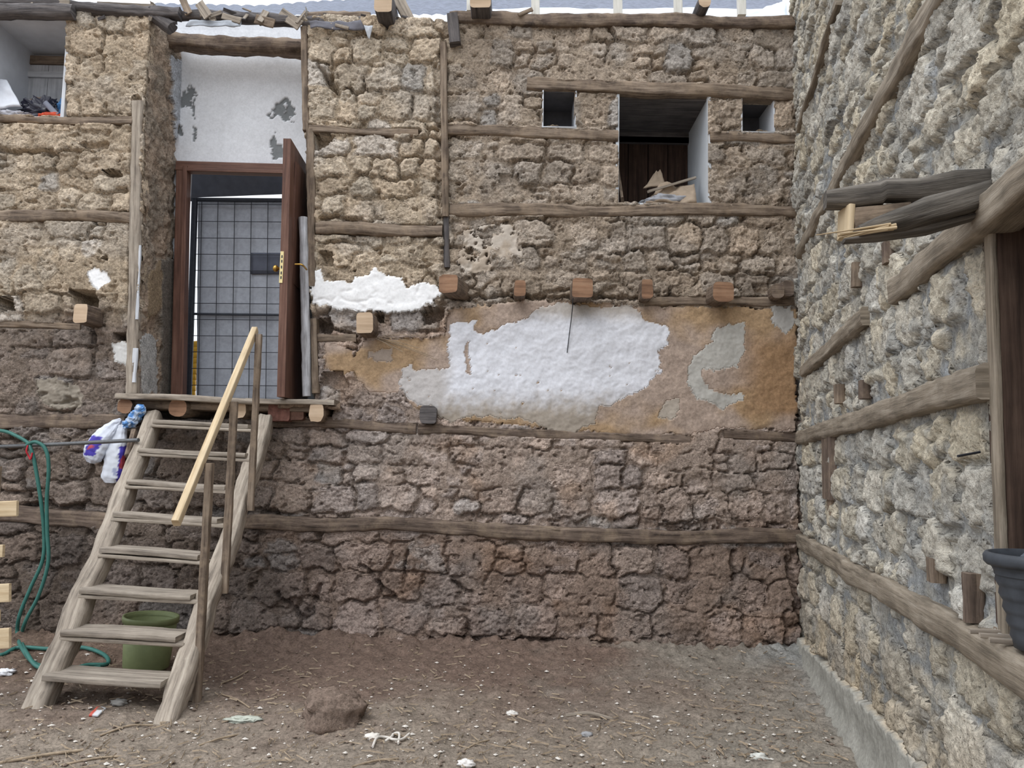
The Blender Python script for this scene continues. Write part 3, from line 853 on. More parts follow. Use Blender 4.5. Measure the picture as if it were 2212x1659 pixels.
def build_right_wall():
    rs = np.random.RandomState(17)
    d = 0.0115
    ts = np.arange(-0.06, 6.1, d); zs = np.arange(-0.25, 5.95, d)
    T, Z = np.meshgrid(ts, zs)
    P0 = CORNER + RT * T[..., None] + np.array([0, 0, 1.0]) * Z[..., None]
    seeds = rows_of_seeds(-0.1, 6.2, -0.25, 0.95, (0.17, 0.30), (0.22, 0.48), rs)
    seeds += rows_of_seeds(-0.1, 6.2, 0.95, 1.8, (0.16, 0.28), (0.20, 0.46), rs)
    seeds += rows_of_seeds(-0.1, 6.2, 1.8, 6.0, (0.15, 0.27), (0.18, 0.44), rs)
    F1, F2, ID = stones_field(T, Z, seeds, p=2.8)
    ns = len(seeds)
    ax = np.array([min(s[2], s[3]) for s in seeds])
    r1 = fbm(T * 10, Z * 10, 141, 4, 0.6); r2 = fbm(T * 30, Z * 30, 151, 3, 0.6)
    r3 = fbm(T * 18, Z * 18, 156, 3, 0.6)
    E = (F2 - F1) * ax[ID] * 0.5 + 0.010 * fbm(T * 22, Z * 22, 108, 3)
    off = rs.uniform(-0.014, 0.022, ns); tx = rs.uniform(-0.10, 0.10, ns); tz = rs.uniform(-0.12, 0.07, ns)
    cx = np.array([s[0] for s in seeds]); cz = np.array([s[1] for s in seeds])
    crag = np.abs(fbm(T * 7 + 3, Z * 7, 161, 4, 0.6))
    hs = -0.030 + 0.052 * sstep(0.0, 0.030, E) ** 0.8 + off[ID] + tx[ID] * (T - cx[ID]) + tz[ID] * (Z - cz[ID])
    wtt = T + 0.012 * r1; wzz = Z + 0.012 * r3
    fa, ga = facets(wtt * 0.7, wzz, 0.085, 411); fb, gb = facets(wtt * 0.8 + 9, wzz, 0.036, 412)
    rock = 0.012 * fa - 0.006 * (1 - sstep(0.0, 0.16, ga)) + 0.008 * fb - 0.004 * (1 - sstep(0, 0.2, gb))
    hs = hs + 0.006 * r1 + 0.004 * r2 + rock - 0.010 * np.clip(0.16 - crag, 0, 1) / 0.16
    mud = -0.003 + 0.019 * fbm(T * 1.6 + 2, Z * 1.8, 171, 3, 0.6) + 0.006 * r1 + 0.005 * r2 + 0.8 * rock
    mud = blur(np.minimum(mud, 0.04), 1)
    is_st = (hs > mud - 0.004) & (E > 0.006)
    h = np.maximum(hs, mud)
    def mixw(a, b, w): return a * (1 - w[..., None]) + b * w[..., None]
    v = rs.uniform(0.8, 1.15, ns); warm = rs.uniform(-1, 1, ns)
    stc = lin(211, 204, 189) * np.stack([v * (1 + 0.04 * warm), v, v * (1 - 0.08 * warm)], -1)[ID]
    stc = stc * (1 + 0.14 * fbm(T * 6, Z * 6, 195, 3))[..., None]
    dirty = sstep(1.05, 0.25, Z + 0.25 * fbm(T * 2, Z * 2, 196, 3))
    stc = mixw(stc, stc * np.array([0.80, 0.745, 0.69]), dirty)
    cem = mixw(lin(158, 161, 162), lin(174, 172, 165), sstep(-0.3, 0.4, fbm(T * 3, Z * 3, 197, 3)))
    cem = mixw(cem, np.broadcast_to(lin(184, 192, 202), cem.shape), sstep(0.45, 0.75, fbm(T * 5 + 8, Z * 4, 198, 3)) * 0.5)
    cem = mixw(cem, cem * np.array([0.86, 0.82, 0.76]), dirty)
    smear = sstep(0.15, 0.55, fbm(T * 4.5, Z * 4.5, 199, 3)) * 0.5
    Cc = mixw(cem, mixw(stc, cem, smear), blur(is_st.astype(float), 1))
    fid = np.where(is_st, 1000 + ID, 0)
    # cement skirting at the foot of the wall
    sk = Z < (0.10 + 0.075 * np.clip(T, 0, 3.2) + 0.03 * fbm(T * 5, Z * 0 + 2.0, 181, 3))
    h = np.where(sk, 0.055 + 0.10 * sstep(0.12, -0.15, Z) + 0.012 * fbm(T * 4, Z * 4, 182, 3) + 0.002 * r2, h)
    Cc = np.where(sk[..., None], lin(158, 156, 148) * (1 + 0.08 * r1)[..., None] * (1 - 0.12 * sstep(0.1, -0.1, Z))[..., None], Cc)
    fid[sk] = 1
    for (t0, z0, t1, z1, w) in R_TIMBERS:
        dd = seg_dist(T, Z, (t0, z0), (t1, z1))
        mk = dd < w * 0.5
        h = np.where(mk, np.minimum(h, 0.01), h)
    f = fid[:-1, :-1].copy()
    same = (fid[:-1, 1:] == f) & (fid[1:, :-1] == f) & (fid[1:, 1:] == f)
    f[(f >= 1000) & ~same] = 0
    FT = T[:-1, :-1] + d / 2; FZ = Z[:-1, :-1] + d / 2
    f[(FT > OPEN_T) & (FT < OPEN_T2) & (FZ > OPEN_Z0) & (FZ < OPEN_Z1)] = -1
    P = P0 + RN * h[..., None]
    # looking at the wall from the yard the grid runs right to left in x, so flip it to face outwards
    P = P[:, ::-1]; f = f[:, ::-1].copy(); Cc = Cc[:, ::-1]
    hold = empty('tmp')
    made = cut_relief(P, f, {0: 'wall_right', 1: 'cement_skirting'}, {0: M_RIGHT, 1: M_CEMENT, 1000: M_RIGHT}, hold, Cc, tuple(-RN * 0.12), min_faces=90, limit=300)
    w = made[0]
    for i, o in made.items():
        if i != 0: o.parent = w; o.matrix_parent_inverse = Matrix()
    bpy.data.objects.remove(hold)
    tag(w, 'pale rubble stone wall pointed with grey cement along the right side of the yard', 'wall', kind='structure')
    made[1]['label'] = 'smooth grey cement skirting at the foot of the wall'
    return w

# timbers lying in the right wall: t0, z0, t1, z1, thickness
R_TIMBERS = [(0.40, 4.38, 2.30, 4.42, 0.06), (0.30, 3.35, 4.6, 3.31, 0.11), (0.42, 2.32, 2.85, 2.34, 0.10), (3.45, 2.345, 6.0, 2.36, 0.12),
             (0.10, 1.79, 4.56, 1.82, 0.12), (0.03, 0.93, 6.0, 0.99, 0.12)]
WALL_R = build_right_wall()
for i, (t0, z0, t1, z1, th) in enumerate(R_TIMBERS):
    timber('tie_beam', rp(t0, z0, -0.015), rp(t1, z1, -0.015), 0.14, th, M_WOODR, WALL_R, ex=5.5, amp=0.007, bend=0.014, seed=90 + i, wob=0.10)
# short timbers, wedges and blocks between the stones
timber('upright_block', rp(1.56, 1.75, 0.012), rp(1.56, 1.33, 0.012), 0.34, 0.07, M_WOODB, WALL_R, up=RN, ex=6, amp=0.004, seed=101)
timber('upright_block', rp(1.58, 1.33, 0.005), rp(1.58, 1.20, 0.0), 0.14, 0.06, M_WOOD, WALL_R, up=RN, ex=6, amp=0.004, seed=102)
for i, (t, z, w, hh) in enumerate([(2.0, 2.0, 0.10, 0.12), (2.75, 1.96, 0.08, 0.10), (3.95, 1.16, 0.09, 0.09), (4.36, 1.12, 0.05, 0.16), (2.6, 2.62, 0.05, 0.14), (3.35, 2.55, 0.07, 0.10)]):
    timber('wooden_wedge', rp(t, z - hh / 2, 0.02), rp(t, z + hh / 2, 0.02), w, 0.06, M_WOODB if i % 2 else M_WOOD, WALL_R, up=RN, ex=5, amp=0.005, seed=110 + i, n=5)

M_JAMB = mat_wood('brown_jamb', lin(46, 36, 31), lin(80, 64, 55), lin(102, 85, 74), bstr=0.3)
# shuttered opening in the right wall
W5 = empty('window_5', tuple(rp(OPEN_T, OPEN_Z0)))
tag(W5, 'dark brown boarded window opening at the right edge of the photograph', 'window', kind='structure')
def rbox(name, t0, t1, z0, z1, h0, h1, mat, parent, seed=0):
    V = [rp(t, z, h) for t in (t0, t1) for h in (h0, h1) for z in (z0, z1)]
    F = [(0, 1, 3, 2), (4, 6, 7, 5), (0, 4, 5, 1), (2, 3, 7, 6), (0, 2, 6, 4), (1, 5, 7, 3)]
    g = np.array([[z, t, h] for t in (t0, t1) for h in (h0, h1) for z in (z0, z1)]) + seed * 0.3
    return mesh_np(name, np.array(V), F, mat, parent, gc=g, smooth=False)
TP = float(np.dot(wr(2133, 900, 0.03) - CORNER, RT))
timber('post', rp(TP, OPEN_Z0 - 0.05, 0.004), rp(TP, OPEN_Z1 + 0.02, 0.004), 0.06, 0.022, M_WOODR, W5, up=RN, ex=7, amp=0.003, seed=120)
timber('post', rp(OPEN_T2 - 0.03, OPEN_Z0 - 0.05, 0.0), rp(OPEN_T2 - 0.03, OPEN_Z1 + 0.02, 0.0), 0.07, 0.12, M_WOOD, W5, up=RN, ex=7, amp=0.003, seed=121)
for k in range(4):
    a = OPEN_T + 0.06 + k * 0.22
    rbox('board', a, a + 0.214, OPEN_Z0 - 0.03, OPEN_Z1 + 0.02, -0.30 - 0.006 * (k % 2), -0.26 - 0.006 * (k % 2), M_SHUT, W5, k)
rbox('rail', OPEN_T + 0.05, OPEN_T2 - 0.06, 1.36, 1.43, -0.26, -0.235, M_SHUT, W5, 5)
rbox('rail', OPEN_T + 0.05, OPEN_T2 - 0.06, 2.02, 2.09, -0.26, -0.235, M_SHUT, W5, 6)
rbox('jamb', OPEN_T - 0.02, TP + 0.028, OPEN_Z0 - 0.05, OPEN_Z1 + 0.05, -0.34, -0.006, M_JAMB, W5, 7)
rbox('jamb', OPEN_T2 - 0.02, OPEN_T2 + 0.03, OPEN_Z0 - 0.05, OPEN_Z1 + 0.05, -0.34, 0.0, M_SHUT, W5, 8)
rbox('lintel', OPEN_T - 0.05, OPEN_T2 + 0.05, OPEN_Z1 - 0.0, OPEN_Z1 + 0.06, -0.36, -0.03, M_SHUT, W5, 9)
rbox('sill', OPEN_T - 0.05, OPEN_T2 + 0.05, OPEN_Z0 - 0.08, OPEN_Z0, -0.36, 0.0, M_WOOD, W5, 10)
tube('nail', [rp(OPEN_T + 0.0, 1.60, 0.03), rp(OPEN_T + 0.05, 1.585, 0.11)], 0.004, M_WIRE, W5, 6, 2)

# ------------------------------------------------------------------ ground
def gh(x, y):
    x = np.asarray(x, float); y = np.asarray(y, float)
    z = 0.028 * fbm(x * 0.9, y * 0.9, 201, 3) + 0.014 * fbm(x * 4, y * 4, 202, 4, 0.55)
    z = z + 0.06 * sstep(-0.75, -0.05, y) * (0.7 + 0.6 * fbm(x * 1.8, y * 2, 203, 3)) + 0.05 * sstep(-0.6, -0.1, y) * np.abs(fbm(x * 5, y * 5, 206, 3)) * 1.2
    # sweeping ridges in the dust in front of the right wall
    r = np.hypot(x + 0.6, (y + 6.2) * 1.0)
    z = z + 0.009 * np.sin(r * 30 + 2 * fbm(x * 1.5, y * 1.5, 204, 2)) * sstep(0.2, 1.2, x) * sstep(-0.6, -1.2, y)
    z = z + 0.06 * np.exp(-(((x + 1.05) / 0.32) ** 2 + ((y + 2.0) / 0.25) ** 2))
    return z

def build_ground():
    d = 0.0165
    xs = np.arange(-6.2, 2.75, d); ys = np.arange(-6.6, 0.12, d)
    X, Y = np.meshgrid(xs, ys)
    Z = gh(X, Y) + 0.006 * fbm(X * 14, Y * 14, 211, 4, 0.65)
    cl = np.clip(fbm(X * 9, Y * 9, 212, 3, 0.6) - 0.45, 0, 1); Z = Z + 0.05 * cl * sstep(-3.5, -0.4, Y + 0.8 * fbm(X, Y, 213, 2))
    def mixw(a, b, w): return a * (1 - w[..., None]) + b * w[..., None]
    f1 = fbm(X * 1.2, Y * 1.2, 214, 4, 0.6)
    near = sstep(-1.0, -2.6, Y + 0.5 * f1)
    c = mixw(lin(116, 99, 89), lin(140, 129, 117), near)
    c = mixw(c, np.broadcast_to(lin(142, 136, 126), c.shape), sstep(0.0, 2.2, X + 0.8 * f1 - 0.4 * Y * 0) * 0.8)
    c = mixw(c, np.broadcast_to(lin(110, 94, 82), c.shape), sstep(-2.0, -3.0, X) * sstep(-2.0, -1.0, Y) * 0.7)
    c = mixw(c, np.broadcast_to(lin(150, 154, 154), c.shape), sstep(1.9, 2.4, X - 0.219 * Y * 0 + 0.25 * f1 + 0.05 * (-Y)) * 0.6)
    c = c * (1 + 0.14 * fbm(X * 7, Y * 7, 215, 4, 0.6))[..., None]
    ny, nx = X.shape
    idx = np.arange(nx * ny).reshape(ny, nx)
    q = np.stack([idx[:-1, :-1], idx[:-1, 1:], idx[1:, 1:], idx[1:, :-1]], -1).reshape(-1, 4)
    o = mesh_np('ground', np.stack([X, Y, Z], -1).reshape(-1, 3), None, M_GROUND, None, col=c.reshape(-1, 3), quads=q)
    return tag(o, 'trodden brown earth yard littered with straw and plaster crumbs', 'ground', kind='structure')
GROUND = build_ground()

# wider yard beyond the frame, so that light bounces as it would in the place
box('yard_earth', (-14, -16, -0.40), (9, 0.0, -0.22), mat_plain('plain_earth', lin(140, 122, 104), 0.95, 0.2, 2, 0), None)
tag(bpy.data.objects['yard_earth'], 'plain earth of the yard lying under and around the trodden ground', 'ground', kind='structure')

# ------------------------------------------------------------------ door recess
RZ0 = 2.03
REC_D = 0.62
DR = empty('door_1', (-2.6, 0.6, RZ0))
tag(DR, 'open brown wooden door and frame in the deep plastered recess above the stairs', 'door', kind='structure')

def relief_side(name, xa, xb, ya, yb, za, zb, sgn, cols, mat, parent, seed, amp=0.03, masks=()):
    """side of a recess, standing along y, with rough stone relief; x goes xa (bottom) to xb (top)"""
    d = 0.012
    ys = np.arange(ya, yb + d, d); zs = np.arange(za, zb, d)
    Y, Z = np.meshgrid(ys, zs)
    s = (Z - za) / (zb - za)
    h = amp * fbm(Y * 6, Z * 5, seed, 4, 0.6) + amp * 0.5 * np.abs(fbm(Y * 12, Z * 12, seed + 1, 3)) + 0.006 * fbm(Y * 30, Z * 30, seed + 2, 2)
    X = xa + (xb - xa) * s
    C = cols[0] + (cols[1] - cols[0]) * sstep(-0.4, 0.5, fbm(Y * 3, Z * 3, seed + 3, 3))[..., None]
    C = C * (1 + 0.15 * fbm(Y * 9, Z * 9, seed + 4, 3))[..., None]
    U, V = proj(np.stack([X, Y, Z], -1))
    Uw = U + 4 * fbm(Y * 14, Z * 8, seed + 5, 3); Vw = V + 8 * fbm(Y * 9, Z * 6, seed + 6, 3)
    for poly, col, hh in masks:
        mk = in_poly(Uw, Vw, poly); C = np.where(mk[..., None], col, C); h = np.where(mk, hh, h)
    X = X + sgn * h
    ny, nx = X.shape
    idx = np.arange(nx * ny).reshape(ny, nx)
    q = np.stack([idx[:-1, :-1], idx[:-1, 1:], idx[1:, 1:], idx[1:, :-1]], -1).reshape(-1, 4)
    if sgn < 0: q = q[:, ::-1]
    return mesh_np(name, np.stack([X, Y, Z], -1).reshape(-1, 3), None, mat, parent, col=C.reshape(-1, 3), quads=q)

xl0 = wy(304, 866)[0]; xl1 = wy(322, 120)[0]
o = relief_side('reveal', xl0 - 0.02, xl1, -0.05, REC_D + 0.12, RZ0 - 0.1, 5.62, 1, (lin(170, 152, 134), lin(150, 138, 124)), M_BACK, DR, 301,
            masks=[([(300, 735), (322, 722), (336, 735), (338, 850), (302, 850)], lin(196, 196, 194), 0.012),
                   ([(362, 120), (390, 130), (386, 260), (374, 300), (368, 180)], lin(186, 190, 196), 0.03),
                   ([(318, 590), (345, 560), (350, 660), (316, 690)], lin(158, 140, 116), 0.02),
                   ([(344, 560), (374, 560), (370, 860), (342, 860)], lin(122, 116, 108), 0.03)])
xr0 = wy(682, 866)[0]; xr1 = wy(657, 100)[0]
relief_side('reveal', xr0, xr1, -0.02, REC_D + 0.12, RZ0 - 0.1, 5.62, -1, (lin(170, 166, 160), lin(132, 120, 106)), M_BACK, DR, 311, amp=0.015)
timber('jamb_pole', wy(655, 470, -0.06), wy(663, 856, -0.06), 0.075, 0.075, mat_wood('whitewashed_pole', lin(120, 116, 114), lin(176, 176, 180), lin(216, 218, 224)), DR, up=(0, 1, 0), ex=2.2, amp=0.006, seed=130)
# plastered panel over the door, with flaked spots
def build_panel():
    d = 0.011
    x0, x1 = -3.46, -1.60; z0 = wy(500, 362, REC_D)[2]; z1 = wy(500, 40, REC_D)[2]
    xs = np.arange(x0, x1, d); zs = np.arange(z0 - 0.03, z1, d)
    X, Z = np.meshgrid(xs, zs); U, V = proj(np.stack([X, 0 * X + REC_D, Z], -1))
    Uw = U + 5 * fbm(X * 12, Z * 12, 321, 4, 0.6); Vw = V + 5 * fbm(X * 12 + 4, Z * 12, 322, 4, 0.6)
    h = 0.010 + 0.006 * fbm(X * 2, Z * 2, 323, 3)
    C = np.broadcast_to(lin(230, 233, 238), X.shape + (3,)) * (1 + 0.03 * fbm(X * 4, Z * 4, 324, 3))[..., None]
    off = np.zeros(X.shape, bool)
    for q in [[(386, 215), (402, 192), (416, 186), (423, 200), (421, 262), (414, 240), (402, 228), (386, 240)], [(576, 252), (600, 224), (622, 214), (636, 226), (638, 250), (618, 262), (600, 248), (592, 258)],
              [(380, 268), (396, 276), (394, 296), (380, 292)], [(416, 272), (424, 280), (424, 312), (418, 304)], [(582, 312), (594, 286), (600, 312), (620, 322), (612, 340), (586, 346)], [(626, 262), (638, 256), (632, 276)]]:
        off |= in_poly(Uw, Vw, q)
    off &= fbm(X * 14, Z * 14, 325, 3) < 0.42
    h = np.where(off, -0.004, h); C = np.where(off[..., None], lin(132, 136, 138), C)
    C = np.where((V < 66)[..., None] & ~off[..., None], C * 0.92, C)
    ny, nx = X.shape; idx = np.arange(nx * ny).reshape(ny, nx)
    q = np.stack([idx[:-1, :-1], idx[:-1, 1:], idx[1:, 1:], idx[1:, :-1]], -1).reshape(-1, 4)
    o = mesh_np('plaster_panel', np.stack([X, REC_D - h, Z], -1).reshape(-1, 3), None, M_PLASTER, DR, col=C.reshape(-1, 3), quads=q)
    o['label'] = 'white flaking plaster panel above the door'
    box('panel_backing', (x0, REC_D + 0.02, z0 - 0.03), (x1, REC_D + 0.12, z1), M_GREYW, DR)
build_panel()
pz = wy(500, 366, REC_D)[2]
fl = wy(386, 600, 0.62)[0]; fr = wy(655, 600, 0.62)[0]
box('plaster_cheek', (fr - 0.02, REC_D - 0.02, RZ0 - 0.05), (-1.60, REC_D + 0.10, pz + 0.02), M_GREYW, DR)
box('plaster_cheek', (-3.46, REC_D - 0.02, RZ0 - 0.05), (fl + 0.03, REC_D + 0.10, pz + 0.02), M_GREYW, DR)
timber('lintel_beam', wy(358, 88, 0.42), wy(660, 106, 0.42), 0.16, 0.15, M_WOODB, DR, ex=3.5, amp=0.015, bend=0.03, seed=131)
# frame
fz0 = RZ0; fyf = 0.56
def frame_piece(a, b, wpx, nm='frame_member', mat=M_DOOR, seed=0, dy=0.0):
    s = (7 + fyf) / F_PX
    return timber(nm, wy(*a, fyf + dy), wy(*b, fyf + dy), wpx * s, 0.10, mat, DR, up=(0, 1, 0), ex=12, amp=0.0, seed=140 + seed, n=4, m=16, smooth=False)
frame_piece((397, 352), (385, 864), 25, seed=1)
frame_piece((403.5, 362), (394, 864), 10, 'frame_rebate', seed=2, dy=-0.025)
frame_piece((384, 361), (664, 369), 22, seed=3, dy=-0.005)
frame_piece((408, 369), (664, 376), 8, 'frame_rebate', seed=4, dy=-0.031)
frame_piece((661, 369), (650, 864), 22, seed=5)
# leaf, swung out towards the yard
yn = -0.30
a0 = wy(598, 857, yn); a1 = wy(612, 299, yn)
hz0, hz1 = a0[2], a1[2]
LV = []
for (x0, z) in ((a0[0], hz0), (a1[0], hz1)):
    LV += [(x0, yn, z), (x0 + 0.065, yn, z), (x0 + 0.065 - 0.02 * 0 - 0.03, 0.57, z), (x0 - 0.03, 0.57, z)]
LF = [(3, 2, 1, 0), (4, 5, 6, 7), (0, 1, 5, 4), (1, 2, 6, 5), (2, 3, 7, 6), (3, 0, 4, 7)]
LVa = np.array(LV)
leaf = mesh_np('door_leaf', LVa, LF, M_DOOR, DR, gc=LVa[:, [2, 0, 1]], smooth=False)
for (zb, zt) in ((hz0 + 0.15, hz0 + 0.85), (hz0 + 1.0, hz1 - 0.15)):
    xm = (a0[0] + a1[0]) / 2 + 0.05
    box('door_panel', (xm - 0.006, yn + 0.14, zb), (xm + 0.012, 0.46, zt), M_DOOR, leaf)
lk = wy(608, 577, yn - 0.004)
box('lock_plate', lk + np.array([-0.014, -0.002, -0.135]), lk + np.array([0.014, 0.004, 0.135]), M_LOCK, leaf)
lz = lk[2]
for dz in (-0.09, -0.05, 0.0, 0.05, 0.09):
    box('lock_hole', (lk[0] - 0.004, lk[1] - 0.004, lz + dz - 0.012), (lk[0] + 0.006, lk[1] + 0.0, lz + dz + 0.012), M_DARKST, leaf)
kn = wy(596, 580, yn + 0.06)
lathe('knob', [(0.0, 0.0), (0.012, 0.0), (0.012, 0.03), (0.024, 0.036), (0.031, 0.05), (0.026, 0.066), (0.012, 0.075), (0.0, 0.077)], (kn[0] + 0.05, kn[1], kn[2]), M_BRASS, leaf, 20, tilt=(0, -math.pi / 2))
hd = wy(634, 574, yn + 0.08)
tube('handle', [(a0[0] + 0.08, yn + 0.07, hd[2] + 0.01), (a0[0] + 0.13, yn + 0.07, hd[2] + 0.01), (a0[0] + 0.15, yn + 0.08, hd[2]), (a0[0] + 0.155, yn + 0.17, hd[2] - 0.01)], 0.008, M_BRASS, leaf, 8, 4)
timber('floor_slab', (-3.35, 0.58, RZ0 - 0.07), (-1.66, 0.58, RZ0 - 0.07), 1.4, 0.08, M_WOOD, DR, ex=12, amp=0.004, seed=133)

# wire gate with grey cloth behind the door
GT = empty('wire_gate', tuple(wy(500, 866, 0.8)))
tag(GT, 'dark wire mesh gate backed with grey cloth inside the doorway', 'gate')
gy = 0.80; gs = (7 + gy) / F_PX
def gbar(a, b, r, nm, mat=M_WIRE, yy=gy):
    return timber(nm, wy(*a, yy), wy(*b, yy), r * 2, r * 2, mat, GT, up=(0, 1, 0), ex=6 if r > 0.01 else 2, amp=0, n=3, m=8, seed=3)
gbar((421, 430), (407, 868), 0.026, 'gate_stile', M_DARKST)
gbar((660, 436), (650, 868), 0.022, 'gate_stile', M_DARKST)
gbar((412, 431), (664, 433), 0.017, 'gate_rail', M_DARKST)
gbar((412, 678), (664, 681), 0.011, 'gate_rail', M_DARKST)
gbar((412, 866), (664, 868), 0.014, 'gate_rail', M_DARKST)
for x in (436, 471, 507, 543, 579, 615): gbar((x, 436), (x - 4 - (640 - x) * 0.02, 868), 0.0035, 'wire', yy=gy - 0.012)
for y in (441, 478, 514, 549, 584, 620, 655, 690, 725, 760, 796, 832): gbar((424 - (y - 430) * 0.03, y), (660, y + 2), 0.0035, 'wire', yy=gy - 0.016)
sheet('cloth', [wy(424, 868, gy + 0.03), wy(662, 868, gy + 0.03), wy(664, 434, gy + 0.03), wy(428, 434, gy + 0.03)], M_TARP, GT, 30, 40, 0.012, 2.5, 7, 0.004)
sheet('cloth_patch', [wy(541, 592, gy + 0.012), wy(620, 592, gy + 0.012), wy(620, 546, gy + 0.012), wy(541, 546, gy + 0.012)], mat_plain('dark_grey_cloth', lin(84, 88, 100), 0.85, 0.1, 20, 0.1), GT, 8, 6, 0.004, 4, 8, 0.003)
AW = sheet('awning_sheet', [wy(395, 428, 1.1), wy(680, 417, 1.1), wy(700, 330, 0.95), wy(390, 335, 0.95)], mat_plain('slate_grey_awning', lin(92, 96, 106), 0.8, 0.15, 10, 0.2), DR, 20, 10, 0.025, 3, 9, 0.006)
YP = empty('yellow_panel', tuple(wy(405, 868, 0.98)))
tag(YP, 'narrow yellow ribbed plastic panel seen at the left edge of the gate', 'panel')
pz0 = RZ0 - 0.03; pz1 = wy(405, 738, 0.98)[2]; px0 = wy(394, 800, 0.98)[0]
for k in range(12):
    zz = pz0 + (pz1 - pz0) * k / 12
    timber('rib', (px0, 0.98, zz + 0.02), (px0 + 0.14, 0.98, zz + 0.035), 0.03, (pz1 - pz0) / 12 * 1.15, M_YELLOW, YP, ex=3, amp=0, n=3, m=8, seed=k)

# ------------------------------------------------------------------ window and niches in the back wall
def niche(name, label, cat, px, depth, wmat, back_mat, th=0.035, front=0.0, sill_mat=None):
    p0 = wy(px[0], px[3]); p1 = wy(px[2], px[1])
    x0, z0, x1, z1 = p0[0], p0[2], p1[0], p1[2]
    e = empty(name, (x0, 0, z0)); tag(e, label, cat, kind='structure')
    a = wmat
    def slab(nm, lo, hi, m): return box(nm, lo, hi, m, e, jit=0.004, seed=len(nm))
    slab('jamb', (x0 - th, front, z0 - th), (x0, depth, z1 + th), a)
    slab('jamb', (x1, front, z0 - th), (x1 + th, depth, z1 + th), a)
    slab('soffit', (x0 - th, front + 0.02, z1), (x1 + th, depth, z1 + th), back_mat if back_mat is M_DARKPL else a)
    slab('sill', (x0 - th, front, z0 - th), (x1 + th, depth, z0), sill_mat or a)
    slab('back', (x0 - th, depth, z0 - th), (x1 + th, depth + 0.05, z1 + th), back_mat)
    return e, x0, x1, z0, z1
M_DARKPL = mat_plain('dark_grey_plaster', lin(84, 82, 84), 0.9, 0.25, 8, 0.2)  # darker grey for the back and soffit of the two small niches
W2, *_ = niche('window_2', 'small square wall niche left of the large dark window', 'niche', (1173, 201, 1242, 274), 0.40, M_GREYW, M_DARKPL, th=0.014, front=-0.02)
W4, *_ = niche('window_4', 'small square wall niche next to the right hand corner', 'niche', (1603, 214, 1669, 284), 0.40, M_GREYW, M_DARKPL, th=0.014, front=-0.012)
W3, x0, x1, z0, z1 = niche('window_3', 'large dark window recess closed by brown boards, with rubbish on its sill', 'window', (1336, 206, 1528, 437), 0.86, M_WHITE, M_SHUT, th=0.03)
W3B = M_SHUT
nb = 4
for k in range(nb):
    a = x0 + (x1 - x0) * k / nb
    box('board', (a + 0.004, 0.80 + 0.006 * (k % 2), z0), (a + (x1 - x0) / nb - 0.004, 0.86, z1), M_SHUT, W3, seed=k)
zr = wy(1400, 305, 0.8)[2]
box('rail', (x0, 0.76, zr - 0.03), (x1, 0.81, zr + 0.03), M_WOODD, W3)
box('rail', (x0, 0.76, z1 - 0.14), (x1, 0.81, z1), M_WOODD, W3)
box('dark_soffit_board', (x0, 0.05, z1 - 0.03), (x1, 0.80, z1 - 0.002), M_WOODD, W3)

W1, x0, x1, z0, z1 = niche('window_1', 'white plastered window recess with boarded shutter at the top left', 'window', (-30, 48, 150, 253), REC_D, M_GREYW, M_GREYW, th=0.03, front=-0.04)
sx0 = wy(64, 200, REC_D)[0]; sx1 = x1 - 0.0; sz0 = z0 + 0.02; sz1 = wy(100, 128, REC_D)[2]
sh = box('shutter', (sx0, REC_D - 0.03, sz0), (sx1, REC_D + 0.01, sz1), M_WOODD, W1)
for k in range(4):
    a = sx0 + 0.01 + (sx1 - sx0) * k / 3.4 * 0.96
    b = min(sx1, a + (sx1 - sx0) / 3.4 * 0.94)
    if b - a < 0.03: continue
    box('board', (a, REC_D - 0.06, sz0), (b, REC_D - 0.028, sz1 - 0.09), M_PAINTW, sh, seed=k)
box('batten', (sx0, REC_D - 0.085, wy(100, 175, REC_D)[2]), (sx1, REC_D - 0.055, wy(100, 163, REC_D)[2]), M_PAINTW, sh, seed=9)
box('header', (sx0 - 0.02, REC_D - 0.07, sz1 - 0.085), (sx1, REC_D - 0.02, sz1), M_WOOD, W1)

# ------------------------------------------------------------------ landing in front of the door
LD = empty('door_landing', (-2.5, -0.1, 1.9))
tag(LD, 'weathered doorstep planks on round joists and bricks below the open door', 'landing')
def px_box(name, q, y0, ln, ex, ma, mc, parent, seed, slant=0.0):
    cx, cy = (q[0] + q[2]) / 2, (q[1] + q[3]) / 2
    p0 = wy(cx, cy, y0); s = (7 + y0) / F_PX
    return timber(name, p0, p0 + np.array([slant, ln, 0]), (q[2] - q[0]) * s, (q[3] - q[1]) * s, ma, parent, ex=ex, amp=0.006, seed=seed, cap_mat=mc, n=7)
timber('plank', wy(266, 859, -0.10), wy(560, 869, -0.10), 0.30, 0.05, M_WOODG, LD, ex=9, amp=0.008, bend=0.015, seed=201)
timber('plank', wy(540, 868, -0.09), wy(728, 874, -0.09), 0.24, 0.045, M_WOODG, LD, ex=9, amp=0.008, bend=0.015, seed=202)
px_box('joist', (254, 862, 284, 893), -0.20, 0.5, 2.4, M_WOOD, M_CUT, LD, 203, -0.05)
px_box('joist', (364, 862, 404, 900), -0.18, 0.5, 2.4, M_WOOD, M_CUT, LD, 204, 0.05)
px_box('joist', (498, 864, 532, 904), -0.18, 0.5, 2.8, M_WOOD, M_CUTP, LD, 205, 0.05)
px_box('joist', (667, 868, 699, 912), -0.20, 0.5, 2.8, M_WOOD, M_CUTP, LD, 206, 0.0)
px_box('brick', (579, 872, 626, 910), -0.12, 0.22, 8, M_BRICK, None, LD, 207)
px_box('brick', (627, 874, 656, 908), -0.10, 0.22, 8, mat_plain('dusty_brick', lin(112, 84, 72), 0.9, 0.35, 25, 0.5), None, LD, 208)
